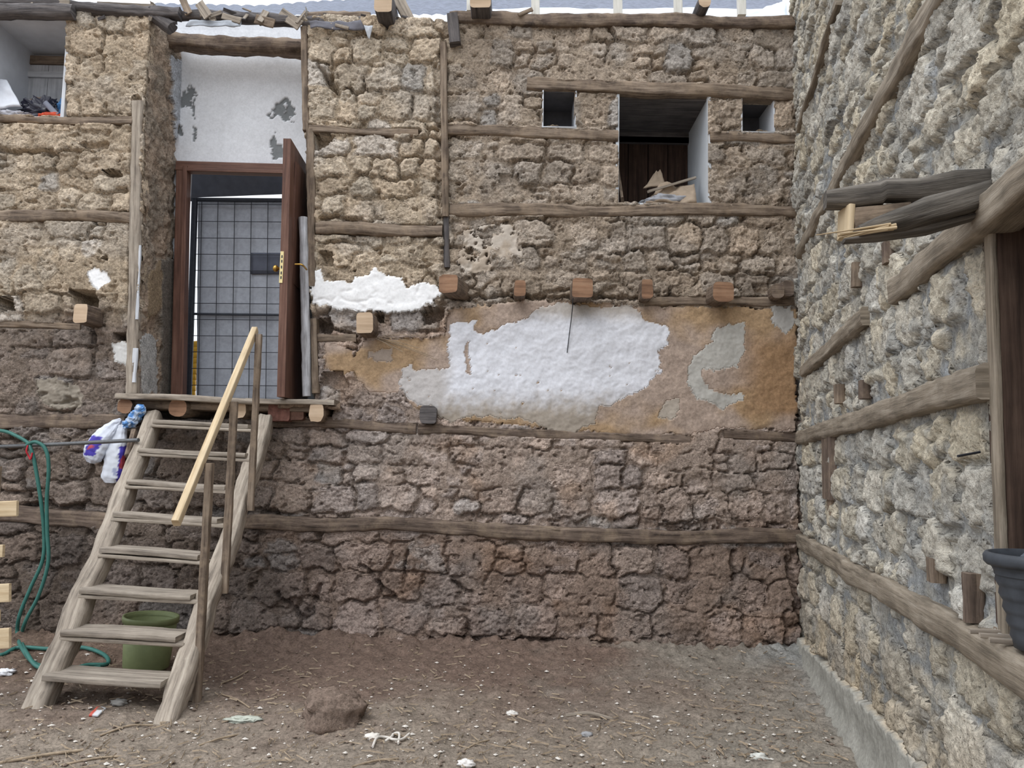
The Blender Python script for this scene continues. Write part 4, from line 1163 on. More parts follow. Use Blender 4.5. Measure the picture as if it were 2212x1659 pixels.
o = sheet('mud_on_planks', [wy(600, 872, -0.16), wy(735, 876, -0.16), wy(735, 868, 0.0), wy(600, 864, 0.0)], M_BACK, LD, 24, 8, 0.02, 9, 12, 0.03,
      colf=lambda V: np.broadcast_to(lin(150, 130, 112), V.shape))

# ------------------------------------------------------------------ stairs
ST = empty('staircase', (-2.5, -2.1, 0))
tag(ST, 'steep weathered wooden plank stairs with a pale lath handrail leading up to the door', 'stairs')
f0 = np.array([0, -2.12, 0.0]); f1 = np.array([0, -0.16, 1.92])
SD = _norm(f1 - f0); SN = np.array([0, -SD[2], SD[1]])          # along the slope, and out of the slope towards the viewer
def sp(u, v, off=0.0):
    return on_plane(u, v, f0 + SN * off, SN)
# stringers
def stringer(pts, ws, seed, mat):
    C = np.array(pts); t = np.linspace(0, 1, 44)
    src = np.linspace(0, 1, len(C))
    CC = np.stack([np.interp(t, src, C[:, k]) for k in range(3)], -1)
    CC[:, 0] += 0.018 * pn(t * 6 + seed, t * 0, seed % 50)
    CC -= SN * 0.075
    w = np.interp(t, np.linspace(0, 1, len(ws)), ws) / 2 * (1 + 0.08 * pn(t * 9 + seed, t * 0 + 2, 7))
    return loft('stringer', CC, w, 0.078, mat, ST, up=SN, m=20, ex=4.0, amp=0.010, freq=9, seed=seed)
a = sp(66, 1528); a[2] -= 0.03; a -= SD * 0.05
b = sp(327, 892)
stringer([a, sp(128, 1385), sp(190, 1240), sp(262, 1062), b + SD * 0.03], [0.15, 0.14, 0.135, 0.13, 0.125], 211, M_WOODG)
a = sp(358, 1548) - SD * 0.05
b = sp(568, 900)
stringer([a, sp(412, 1380), sp(462, 1235), sp(520, 1065), b + SD * 0.03], [0.125, 0.13, 0.125, 0.125, 0.12], 212, M_WOODG)
# treads (front edge left end, right end, in pixels), board plus the cleat beneath it
TREADS = [((331, 906), (536, 916)), ((299, 967), (530, 980)), ((274, 1037), (486, 1048)), ((244, 1106), (470, 1120)),
          ((216, 1184), (428, 1200)), ((172, 1272), (412, 1284)), ((131, 1362), (380, 1376)), ((92, 1458), (348, 1474))]
for i, (l, r) in enumerate(TREADS):
    L = sp(*l, 0.05); R = sp(*r, 0.05)
    dp = 0.19 + 0.03 * (i % 3 == 1) + (0.05 if i >= 5 else 0)
    c = np.array([0, dp / 2, -0.018])
    o = timber('tread', L + c, R + c, dp, 0.036, M_WOODT, ST, ex=14, amp=0.004, bend=0.012, seed=220 + i, n=16)
    if i not in (7,):
        timber('cleat', L + c + np.array([-0.01, -0.04, -0.034]), R + c + np.array([0.05, -0.04, -0.036]), dp * 0.6, 0.026, M_WOODG, ST, ex=10, amp=0.003, seed=240 + i, n=8)
# handrail and its posts
XR = -1.99
def rx(u, v, x=XR): return wx(u, v, x)
timber('handrail', rx(551, 712), rx(380, 1130), 0.045, 0.055, M_PINE, ST, up=SN, ex=10, amp=0.001, seed=251, n=6)
pA = rx(437, 1000); zA = float(gh(pA[0], pA[1]))
timber('post', (pA[0] + 0.05, pA[1], zA - 0.04), (pA[0] + 0.05, pA[1], pA[2]), 0.045, 0.055, M_WOOD, ST, up=(0, 1, 0), ex=8, amp=0.003, bend=0.006, seed=252)
pB = rx(491, 868); pB2 = rx(493, 1270)
timber('post', pB + [0.05, 0, 0], (pB[0] + 0.05, pB[1], pB2[2]), 0.05, 0.035, M_WOOD, ST, up=(0, 1, 0), ex=8, amp=0.003, bend=0.006, seed=253)
pC = rx(546, 722); pC2 = rx(541, 1100)
timber('post', pC + [0.05, 0, 0], (pC[0] + 0.05, pC[1], pC2[2]), 0.045, 0.04, M_WOOD, ST, up=(0, 1, 0), ex=8, amp=0.003, bend=0.006, seed=254)
# short strut between the wall pipe and the stairs
timber('strut', sp(296, 930, -0.02) + [-0.05, 0.06, 0], sp(281, 985, -0.02) + [-0.05, 0.06, 0], 0.04, 0.04, M_WOODB, ST, up=(0, 1, 0), ex=6, amp=0.003, seed=255)

# ------------------------------------------------------------------ pipe, hose and bags at the left of the stairs
ys = sp(280, 955)[1] - 0.02
PIPE_A = wy(-60, 967, 0.06); PIPE_B = wy(283, 951, ys - 0.02)
pipe = tube('metal_pipe', [PIPE_A, (PIPE_A + PIPE_B) / 2 + [0, 0, -0.004], PIPE_B + [0.06, 0, 0.003]], 0.016, M_STEEL, None, 10, 4)
tag(pipe, 'thin grey metal pipe resting against the stairs with a hose hung over it', 'pipe')
hy = -0.52
def hp(u, v, y): return wy(u, v, y)
hz = lambda u, v, dz=0.02: (lambda p: np.array([p[0], p[1], float(gh(p[0], p[1])) + dz]))(wz(u, v, 0.03))
yh = float(np.interp(wy(80, 960, -0.2)[0], [PIPE_A[0], PIPE_B[0]], [PIPE_A[1], PIPE_B[1]]))
HS = empty('garden_hose', tuple(PIPE_A)); tag(HS, 'green garden hose hung in loops over the metal pipe and trailing on the ground', 'hose')
hose = tube('hose_run', [hp(-90, 926, 0.08), hp(0, 930, yh * 0.7), hp(36, 942, yh - 0.01), hp(62, 958, yh - 0.03), hp(66, 968, yh - 0.05), hp(74, 995, yh - 0.05), hp(88, 1080, yh - 0.03), hp(95, 1150, yh), hp(92, 1210, yh), hp(66, 1270, yh),
                            hp(42, 1330, yh), hp(38, 1375, yh + 0.02), hz(52, 1412, 0.05), hz(80, 1432), hz(140, 1438), hz(190, 1430), hz(232, 1425), hz(226, 1412), hz(180, 1400), hz(110, 1400), hz(40, 1396), hz(0, 1405), hz(-60, 1402)], 0.015, M_HOSE, HS, 10, 8)
hose2 = tube('hose_run', [hp(58, 962, yh - 0.035), hp(66, 957, yh - 0.05), hp(78, 955, yh - 0.06), hp(94, 964, yh - 0.06), hp(103, 985, yh - 0.06), hp(105, 1020, yh - 0.05), hp(101, 1080, yh - 0.03), hp(102, 1150, yh - 0.02), hp(104, 1215, yh - 0.02), hp(84, 1285, yh - 0.02),
                             hp(56, 1340, yh - 0.02), hp(46, 1380, yh), hz(58, 1420, 0.05), hz(86, 1440, 0.03), hz(150, 1444), hz(190, 1440), hz(216, 1436)], 0.015, M_HOSE, HS, 10, 8)
tie = tube('tie_cord', [hp(60, 962, yh - 0.06), hp(57, 975, yh - 0.07), hp(62, 985, yh - 0.06), hp(66, 992, yh - 0.07), hp(70, 978, yh - 0.07)], 0.007, mat_plain('red_cord', lin(176, 40, 52), 0.6, 0.1, 20, 0), HS, 8, 4)
tie['label'] = 'red cord'

def bag(name, pts, ry, label, colf, seed, amp=0.02, flat=0.6):
    C = np.array([p for p, w in pts]); w = np.array([w for p, w in pts])
    t = np.linspace(0, 1, 52); s = np.linspace(0, 1, len(pts))
    CC = np.stack([np.interp(t, s, C[:, k]) for k in range(3)], -1); ww = np.interp(t, s, w)
    o = loft(name, CC, ww, ww * flat, M_VC, None, up=(0, -1, 0.01), m=44, ex=2.6, amp=amp, freq=24, seed=seed, colf=colf)
    return tag(o, label, 'bag', 'plastic bags hung by the stairs')
yb = -0.10
def uv_col(f):
    def g(V):
        U, Vv = proj(V)
        U = U + 3 * pn(V[:, 0] * 40, V[:, 2] * 40, 5); Vv = Vv + 3 * pn(V[:, 0] * 40 + 9, V[:, 2] * 40, 6)
        return f(U, Vv)
    return g
whitec, bluec, redc = lin(216, 222, 234), lin(74, 62, 172), lin(176, 70, 84)
def c1(U, V):
    c = np.broadcast_to(whitec, U.shape + (3,)).copy()
    # blue printed panel with a red mark along the bag
    c[in_poly(U, V, [(198, 940), (222, 944), (218, 960), (204, 985), (179, 985), (190, 955)])] = bluec
    c[in_poly(U, V, [(190, 962), (203, 960), (200, 969), (188, 970)])] = redc
    return c
def c2(U, V):
    c = np.broadcast_to(lin(222, 228, 238), U.shape + (3,)).copy()
    c[in_poly(U, V, [(258, 965), (290, 960), (290, 1040), (252, 1040), (256, 1005)])] = bluec
    c[in_poly(U, V, [(262, 985), (290, 985), (290, 1006), (258, 1012)])] = redc
    c[in_poly(U, V, [(244, 1012), (252, 1012), (252, 1026), (244, 1026)])] = lin(170, 178, 206)
    return c
s = (7 + yb) / F_PX
bag('plastic_bag', [(wy(262, 906, yb), 0.010), (wy(250, 915, yb), 0.04), (wy(236, 930, yb - .02), 0.062), (wy(220, 948, yb - .03), 0.085), (wy(206, 972, yb - .04), 0.09), (wy(198, 990, yb - .04), 0.075), (wy(194, 999, yb - .04), 0.03)], 0.05,
    'white plastic bag with a blue print hanging left of the longer bag', uv_col(c1), 5, 0.007)
bag('plastic_bag', [(wy(263, 908, yb + .02), 0.012), (wy(260, 922, yb + .02), 0.055), (wy(255, 950, yb + .01), 0.075), (wy(250, 975, yb), 0.082), (wy(246, 1005, yb), 0.085), (wy(241, 1032, yb), 0.085), (wy(240, 1043, yb), 0.05)], 0.05,
    'long white plastic bag hanging against the left stair stringer', uv_col(c2), 6, 0.006)
bb = lambda U, V: np.where((pn(U * 0.09, V * 0.09, 4) > 0.0)[:, None], lin(96, 150, 214), lin(186, 206, 232))
bag('plastic_bag', [(wy(268, 918, yb - .04), 0.02), (wy(278, 914, yb - .06), 0.04), (wy(290, 905, yb - .08), 0.045), (wy(298, 893, yb - .10), 0.04), (wy(306, 882, yb - .12), 0.042), (wy(312, 877, yb - .12), 0.015)], 0.04,
    'crumpled blue and white plastic bag at the top of the left stair stringer', uv_col(bb), 7, 0.016, 0.8)

# ------------------------------------------------------------------ olive bucket under the stairs
BK = empty('olive_bucket', (0, 0, 0))
pb = wz(293, 1452, 0.02); pb = np.array([pb[0], pb[1] + 0.16, float(gh(pb[0], pb[1] + 0.16))])
BK.location = tuple(pb)
tag(BK, 'olive green plastic bucket standing on the ground under the stairs', 'bucket')
Hb = 0.36
lathe('bucket_body', [(0.0, 0.0), (0.150, 0.0), (0.156, 0.01), (0.182, Hb), (0.176, Hb), (0.150, 0.02), (0.0, 0.015)], pb, M_GREEN, BK, 48, tilt=(0.0, 0.05))
lathe('rim', [(0.178, Hb - 0.04), (0.190, Hb - 0.04), (0.193, Hb - 0.01), (0.190, Hb + 0.004), (0.178, Hb + 0.002), (0.172, Hb - 0.03)], pb, M_GREEN, BK, 48, tilt=(0.0, 0.05))

# ------------------------------------------------------------------ black bucket on the sill of the right hand opening
p = wr(2258, 1178, -0.03); p = np.array([p[0], p[1], OPEN_Z0])
BB = empty('rubber_bucket', tuple(p))
tag(BB, 'black rubber builder bucket full of grey mortar on the window sill', 'bucket')
prof = [(0.0, 0.0), (0.085, 0.0)]
for k in range(6):
    z = 0.02 + k * 0.038
    prof += [(0.088 + 0.008 * k, z), (0.094 + 0.008 * k, z + 0.012), (0.091 + 0.008 * k, z + 0.03)]
prof += [(0.135, 0.235)]
lathe('bucket_body', prof, p, M_BLACK, BB, 48)
lathe('rim', [(0.132, 0.228), (0.146, 0.226), (0.154, 0.235), (0.155, 0.252), (0.148, 0.262), (0.140, 0.262), (0.132, 0.240), (0.128, 0.20)], p, M_BLACK, BB, 48, wob=0.01)
lump('mortar_heap', p + np.array([0.04, 0.0, 0.225]), (0.19, 0.19, 0.17), mat_plain('wet_mortar', lin(96, 102, 110), 0.8, 0.2, 20, 0.4), BB, 0.14, 2.0, 5)
for i, (dz, h0, t, ln) in enumerate([(0.030, 0.15, 4.60, 0.5), (0.012, 0.12, 4.63, 0.45), (0.006, 0.095, 4.665, 0.4)]):
    q = wr((2094, 2116, 2137)[i], (1363, 1372, 1382)[i], 0.10 - 0.004 * i)
    o = timber('wooden_lath', q, wy(2300, (1372, 1384, 1396)[i], q[1] - 0.06), 0.018, 0.015, M_WOODG, None, ex=5, amp=0.001, seed=270 + i, n=5)
    tag(o, ['thin grey lath furthest back of three lying on the sill under the black bucket', 'middle thin grey lath of three lying on the sill under the black bucket',
            'nearest thin grey lath of three lying on the sill under the black bucket'][i], 'lath', 'laths on the sill')

# ------------------------------------------------------------------ broken beam sticking out over the opening
BM = empty('broken_beam', tuple(rp(4.60, 2.42)))
tag(BM, 'split grey beam with splintered end jutting from the right wall', 'beam')
yb0 = rp(4.6, 2.4)[1]
def bp(u, v, dy=0.0): return wy(u, v, yb0 + dy)
loft('upper_half', [bp(2230, 380, 0.02), bp(2150, 390, 0.03), bp(2060, 399, 0.06), bp(1980, 411, 0.09), bp(1910, 413, 0.11), bp(1900, 421, 0.115), bp(1840, 429, 0.14), bp(1782, 433, 0.16)],
     0.045, np.array([22, 24, 28, 25, 25, 29, 26, 21]) * 2.5 / F_PX, mat_wood('grey_split_wood', lin(48, 45, 44), lin(100, 95, 89), lin(142, 136, 128), bstr=1.0), BM, m=18, ex=3.4, amp=0.006, freq=16, seed=281)
loft('lower_half', [bp(2190, 400, 0.0), bp(2150, 414, 0.0), bp(2080, 436, 0.0), bp(2000, 458, 0.02), bp(1940, 478, 0.03), bp(1890, 492, 0.04), bp(1850, 502, 0.05)],
     0.045, np.array([24, 27, 30, 29, 24, 18, 9]) * 2.5 / F_PX, bpy.data.materials['grey_split_wood'], BM, m=18, ex=3.2, amp=0.007, freq=16, seed=282)
loft('lower_strip', [bp(2100, 470, 0.02), bp(2000, 496, 0.04), bp(1900, 512, 0.05), bp(1822, 521, 0.07)], 0.03, np.array([6, 12, 10, 4]) * 2.5 / F_PX, bpy.data.materials['grey_split_wood'], BM, m=12, ex=3, amp=0.005, freq=16, seed=283)
for i in range(9):
    rs = np.random.RandomState(300 + i)
    a = bp(1915 + rs.uniform(-10, 30), 488 + rs.uniform(-6, 8), -0.035 + rs.uniform(0, 0.02)); b = bp(1762 if i == 0 else 1812 + rs.uniform(-14, 14), 509 + rs.uniform(-5, 8), -0.01 + rs.uniform(0, .02))
    o = timber('splinter', a, b, 0.016, 0.010, M_PINE, BM, ex=3, amp=0.001, seed=290 + i, n=5, m=8, taper=0.25)
timber('wedge_block', bp(1829, 450, 0.14), bp(1826, 512, 0.14), 0.022, 0.10, M_PINE, BM, up=(0, 1, 0), ex=8, amp=0.002, seed=299)
timber('wedge_block', bp(1836, 484, 0.14), bp(1960, 470, 0.12), 0.10, 0.09, M_WOOD, BM, ex=6, amp=0.004, seed=298)

# ------------------------------------------------------------------ pale boards at the left edge, nailed to an upright
RK = empty('board_rack', tuple(wz(-60, 1560)))
tag(RK, 'rack of pale sawn boards at the left edge of the photograph', 'rack')
yr = -2.2
xr_ = wy(-40, 1300, yr)[0]
for i, (u, v, w, sl) in enumerate([(38, 1098, 33, -9), (8, 1190, 26, -3), (22, 1280, 38, -12), (-1, 1330, 24, -8), (22, 1378, 42, -14)]):
    b = wy(u, v, yr + 0.04 * (i % 2)); a = wy(-160, v - sl * 0.8, yr + 0.04 * (i % 2)); s = (7 + yr) / F_PX
    o = timber('board', a, b, 0.024, w * s, M_PINE, RK, ex=14, amp=0.001, seed=310 + i, n=5, m=16)
for dx in (-0.05, -0.32):
    x = xr_ + dx
    timber('upright', (x, yr + 0.10, float(gh(x, yr + 0.1)) - 0.03), (x, yr + 0.10, 1.45), 0.06, 0.06, M_WOOD, RK, up=(0, 1, 0), ex=8, amp=0.003, seed=320)

# ------------------------------------------------------------------ reeds, wire and tags on the wall
RD = empty('reed_tuft', tuple(wy(790, 728)))
tag(RD, 'thin dry reeds sticking out below the cut joist under the white plaster strip', 'reeds')
rs = np.random.RandomState(8)
for i, (b) in enumerate([(918, 725), (880, 735), (905, 752), (935, 770), (945, 778), (870, 760), (862, 742), (850, 752)]):
    tube('reed', [wy(798 + rs.uniform(-8, 8), 728, 0.02), wy((798 + b[0]) / 2, (728 + b[1]) / 2 - 3, -0.06), wy(b[0], b[1], -0.08 - 0.05 * rs.rand())], 0.0028, M_STRAW, RD, 5, 4)
wr_o = tube('hanging_wire', [wy(1238, 640, -0.20), wy(1236, 672, -0.05), wy(1230, 720, -0.03), wy(1225, 762, -0.03)], 0.004, M_WIRE, None, 6, 5)
tag(wr_o, 'thin dark wire hanging from the joist end over the white plaster', 'wire')

# ------------------------------------------------------------------ eaves and roofs
ER = empty('old_roof_edge', tuple(wy(450, 45)))
tag(ER, 'ragged old roof edge of dark logs and broken boards above the door', 'roof')
def log(a, b, y, rpx, mat, seed, nm='log', bend=0.03, parent=None):
    s = (7 + y) / F_PX
    return timber(nm, wy(*a, y), wy(*b, y), rpx * s, rpx * s, mat, parent or ER, ex=2.4, amp=0.012, bend=bend, seed=seed, wob=0.15)
log((-60, 30), (160, 30), -0.10, 34, M_WOODD, 401)
log((-80, 6), (390, 26), -0.05, 26, M_WOODD, 402)
log((140, 24), (380, 40), 0.0, 22, M_WOODD, 403)
log((330, 36), (640, 44), 0.02, 24, M_WOODD, 404)
log((560, 40), (690, 48), -0.02, 18, M_WOODD, 405)
log((655, 52), (860, 54), 0.0, 26, M_WOODD, 406)
log((660, 38), (800, 40), 0.06, 20, M_WOOD, 407)
log((880, 62), (965, 70), 0.02, 12, M_WOODD, 408)
log((325, 28), (372, 62), -0.03, 30, M_WOODD, 409)
rs = np.random.RandomState(44)
BRD = [((394, -4), (408, 30), 16), ((430, 6), (450, 36), 20), ((606, 26), (648, 56), 24), ((552, 40), (592, 52), 20), ((480, 34), (520, 46), 14), ((20, 8), (70, 16), 18), ((5, 4), (4, 34), 22), ((575, 24), (560, 46), 14),
       ((660, 24), (640, 50), 4), ((1150, 20), (1120, 33), 8), ((210, 8), (330, 14), 10), ((90, 2), (150, 8), 14)]
for i, (a, b, w) in enumerate(BRD):
    y = -0.12 + rs.uniform(-0.05, 0.08)
    timber('broken_board', wy(*a, y + 0.04), wy(*b, y), w / 250.0, 0.012, M_WOODG if i % 3 else M_WOOD, ER, up=(0, 1, 0.2), ex=10, amp=0.006, seed=420 + i, n=6, m=12)
for i in range(26):
    u = rs.uniform(170, 900); v = 40 + rs.uniform(-16, 14) + (8 if u > 650 else 0)
    if 300 < u < 660: v -= 8
    a = wy(u, v, -0.06 + rs.uniform(-0.05, 0.05)); b = wy(u + rs.uniform(-30, 30), v + rs.uniform(-8, 12), -0.06 + rs.uniform(-0.05, 0.05))
    timber('roof_splinter', a, b, rs.uniform(0.012, 0.04), 0.01, M_WOODG if i % 2 else M_WOODD, ER, up=(0, 1, 0.3), ex=8, amp=0.003, seed=450 + i, n=4, m=8)
for i, (q) in enumerate([[(670, 60), (790, 66), (780, 46), (668, 46)], [(400, 56), (520, 58), (520, 44), (410, 44)], [(786, 54), (806, 56), (798, 84), (794, 80)]]):
    sheet('torn_felt', [wy(*c, -0.09 - 0.02 * i) for c in q], mat_plain('grey_torn_felt_%d' % i, [lin(112, 112, 120), lin(170, 176, 184), lin(190, 194, 200)][i], 0.8, 0.2, 12, 0.3), ER, 16, 6, 0.03, 7, 460 + i, 0.008)

NR = empty('new_roof_frame', tuple(wy(1300, 30)))
tag(NR, 'new timber roof frame with white battens and big rafter ends over the right half of the wall', 'roof frame')
def rafter(q, y0, ln, nm, ma, mc, seed, ex=8, rise=0.25):
    cx, cy = (q[0] + q[2]) / 2, (q[1] + q[3]) / 2
    p0 = wy(cx, cy, y0); s = (7 + y0) / F_PX
    return timber(nm, p0, p0 + np.array([0.0, ln, rise * ln]), (q[2] - q[0]) * s, (q[3] - q[1]) * s, ma, NR, ex=ex, amp=0.004, seed=seed, cap_mat=mc, n=8)
rafter((808, -26, 848, 28), -0.28, 1.3, 'rafter', M_WOODD, M_CUTP, 471, 7, 0.02)
rafter((1014, -34, 1062, 19), -0.26, 1.3, 'rafter', M_WOODD, M_CUTP, 472, 7, 0.02)
rafter((1508, -14, 1537, 17), -0.20, 1.2, 'rafter', M_WOODD, M_CUTP, 473, 2.2, 0.02)
for i, u in enumerate((1157, 1335, 1465, 1602)):
    b = wy(u, 34, 0.02); t_ = wy(u - 2, -40, 0.02)
    timber('batten', b, t_ + [0, 0.0, 0.15], 0.076 if u != 1335 else 0.08, 0.05, mat_wood('pale_batten_%d' % i, lin(190, 188, 178), lin(214, 212, 204), lin(228, 226, 220), bstr=0.1, dirt=0.1), NR, up=(0, 1, 0), ex=10, amp=0.001, seed=480 + i, n=5)
timber('batten', wy(1013, 26, 0.0), wy(1013, -40, 0.05), 0.04, 0.05, bpy.data.materials['pale_batten_0'], NR, up=(0, 1, 0), ex=10, amp=0.001, seed=486, n=5)
timber('strut', wy(890, 58, -0.02), wy(852, -20, 0.0), 0.10, 0.06, M_WOODG, NR, up=(0, 1, 0), ex=8, amp=0.003, seed=487)
timber('post_stub', wy(977, 36, -0.05), wy(984, 98, -0.05), 0.10, 0.14, M_WOODD, NR, up=(0, 1, 0), ex=6, amp=0.006, seed=488)
SHT = sheet('roof_membrane', [wy(868, 58, 0.10), wy(968, 66, 0.10), wy(1010, 22, 0.25), wy(930, 44, 0.25)], M_SHEET, None, 18, 10, 0.03, 4, 491, 0.006)
tag(SHT, 'crumpled translucent white plastic sheet at the eaves between the two big rafters', 'sheet')
SH2 = sheet('roof_membrane', [wy(1062, 34, 0.30), wy(1702, 42, 0.30), wy(1702, 18, 0.55), wy(1062, 18, 0.55)], M_SHEET, None, 40, 6, 0.02, 2, 492, 0.006)
tag(SH2, 'long white membrane strip behind the pale battens above the wall', 'sheet')
SH3 = sheet('roof_membrane', [wy(1600, 36, 0.12), wy(1700, 38, 0.12), wy(1698, 2, 0.3), wy(1655, 14, 0.3)], M_SHEET, None, 12, 8, 0.02, 4, 493, 0.006)
tag(SH3, 'bright white sheet lying at the eaves by the right hand corner', 'sheet')

# neighbouring tiled roof behind the wall
def build_far_roof():
    Vv = []; Ff = []; ys0 = 1.0; ys1 = 3.2
    pl = wy(330, 30, ys0); pr = wy(1690, 22, ys0)
    tl = wy(330, 12, ys1); t2 = wy(560, 17, ys1); t3 = wy(690, 7, ys1); t4 = wy(900, -2, ys1); tr = wy(1690, -26, ys1)
    n = 150; m = 12
    xs = np.linspace(pl[0], pr[0], n)
    topz = np.interp(np.linspace(0, 1, n), [0, 0.17, 0.265, 0.42, 1], [tl[2], t2[2], t3[2], t4[2], tr[2]])
    X = np.zeros((m, n)); Y = np.zeros((m, n)); Z = np.zeros((m, n))
    for i in range(m):
        t = i / (m - 1)
        x1 = np.linspace(tl[0], tr[0], n)
        X[i] = xs * (1 - t) + x1 * t; Y[i] = ys0 * (1 - t) + ys1 * t
        zb = np.linspace(pl[2], pr[2], n) - 0.04
        Z[i] = zb * (1 - t) + topz * t + 0.025 * np.abs(np.sin(np.arange(n) * 1.05)) + 0.02 * ((i % 2))
    idx = np.arange(n * m).reshape(m, n)
    q = np.stack([idx[:-1, :-1], idx[:-1, 1:], idx[1:, 1:], idx[1:, :-1]], -1).reshape(-1, 4)
    o = mesh_np('tiled_roof', np.stack([X, Y, Z], -1).reshape(-1, 3), None, M_ROOF, None, quads=q)
    tag(o, 'blue grey tiled roof rising behind the top of the wall', 'roof')
    return o
build_far_roof()

# ------------------------------------------------------------------ things on the sills
zsill = wy(80, 253)[2]
def on_sill(u0, u1, v0, v1, y, mat, nm, label, cat, seed, amp=0.25, colf=None, z0=zsill, ex=2.6, freq=1.6, dep=0.14, rot=0):
    a = wy(u0, v1, y); b = wy(u1, v0, y)
    c = np.array([(a[0] + b[0]) / 2, y + dep / 2, (a[2] + b[2]) / 2])
    o = lump(nm, c, (b[0] - a[0], dep, b[2] - a[2]), mat, None, amp, freq, seed, 5, colf, ex=ex, flat=z0 - c[2] + 0.002)
    return tag(o, label, cat)
o = sheet('white_sack', [wy(-30, 236, 0.02), wy(44, 228, 0.0), wy(14, 172, 0.12), wy(-30, 170, 0.14)], mat_plain('white_woven_sack', lin(214, 218, 226), 0.7, 0.08, 10, 0.2), None, 14, 12, 0.03, 4, 501, 0.02)
tag(o, 'white woven sack leaning in the plastered window at top left', 'sack')
on_sill(40, 118, 208, 250, 0.10, mat_plain('black_plastic', lin(46, 46, 60), 0.35, 0.3, 14, 0.4, 0.02, spec=0.6), 'black_bag', 'crumpled black plastic bag on the sill of the plastered window', 'bag', 502, 0.35, freq=2.6, dep=0.22)
on_sill(60, 100, 206, 230, 0.20, mat_plain('brown_cloth', lin(112, 98, 88), 0.8, 0.2, 14, 0.3), 'brown_cloth', 'folded brown cloth behind the black bag in the plastered window', 'cloth', 503, 0.25)
on_sill(78, 128, 240, 255, -0.02, mat_plain('orange_red_plastic', lin(206, 82, 52), 0.5, 0.15, 14, 0.2), 'red_bag', 'small orange red plastic bag at the front of the window sill', 'bag', 504, 0.25)
on_sill(118, 149, 208, 252, 0.12, mat_plain('blue_plastic', lin(58, 108, 156), 0.45, 0.15, 12, 0.3), 'blue_bag', 'blue plastic bag against the right side of the plastered window', 'bag', 505, 0.22)
on_sill(-10, 56, 236, 254, -0.01, mat_plain('pale_rag', lin(180, 180, 188), 0.8, 0.3, 9, 0.3), 'pale_rag', 'pale crumpled rag at the front left of the plastered window sill', 'rag', 506, 0.3, freq=2.5)
o = timber('grey_tube', wy(98, 222, 0.06), wy(124, 250, 0.0), 0.05, 0.03, mat_plain('grey_plastic', lin(110, 114, 128), 0.5, 0.1, 12, 0.1), None, up=(0, 1, 0), ex=3, amp=0.003, seed=507, n=6)
tag(o, 'grey plastic strip lying between the black and blue bags', 'strip')
zs2 = wy(1430, 437)[2]
o = sheet('paper_sack', [wy(1395, 436, 0.05), wy(1505, 438, 0.03), wy(1500, 398, 0.20), wy(1425, 402, 0.22)], M_PAPER, None, 16, 10, 0.06, 4, 511, 0.03)
tag(o, 'crumpled brown paper sack lying in the large dark window', 'sack')
o = sheet('cardboard_piece', [wy(1388, 412, 0.22), wy(1440, 404, 0.26), wy(1426, 366, 0.36), wy(1412, 374, 0.34)], M_PAPER, None, 10, 8, 0.04, 4, 512, 0.012)
tag(o, 'torn brown cardboard piece standing behind the paper sack', 'cardboard')
o = timber('lath', wy(1400, 414, 0.10), wy(1502, 384, 0.26), 0.03, 0.022, M_WOODG, None, ex=8, amp=0.002, seed=513, n=5)
tag(o, 'grey wooden lath slanting across the paper sack in the large window', 'lath')
o = timber('plank', wy(1345, 436, 0.06), wy(1336, 372, 0.5), 0.09, 0.025, M_WOOD, None, up=(1, 0, 0.3), ex=10, amp=0.003, seed=514, n=6)
tag(o, 'short plank leaning in the left corner of the large dark window', 'plank')
o = lump('cement_bag', np.array([wy(1445, 430)[0], 0.16, zs2 + 0.05]), (0.42, 0.22, 0.13), mat_plain('grey_blue_sack', lin(150, 152, 158), 0.8, 0.25, 9, 0.3), None, 0.2, 1.8, 515, 5, flat=-0.048)
tag(o, 'grey blue flattened cement bag under the paper sack', 'bag')
for i, (u0, u1, v, y) in enumerate([(1186, 1225, 270, 0.03), (1630, 1668, 279, 0.02)]):
    e = empty('straw_tuft', tuple(wy(u0, v + 4, y))); tag(e, ['dry straw on the sill of the left small niche', 'dry straw on the sill of the small niche by the corner'][i], 'straw')
    r_ = np.random.RandomState(520 + i)
    zz = wy(u0, (274, 284)[i], 0)[2]
    for k in range(7):
        xa = wy(u0 + r_.uniform(0, u1 - u0), v, y)[0]
        tube('stalk', [(xa - 0.05, y + r_.uniform(0, .1), zz + 0.006), (xa, y + r_.uniform(0, .05), zz + 0.02 + 0.02 * r_.rand()), (xa + 0.05, y + r_.uniform(0, .1), zz + 0.008)], 0.003, M_STRAW, e, 5, 3)

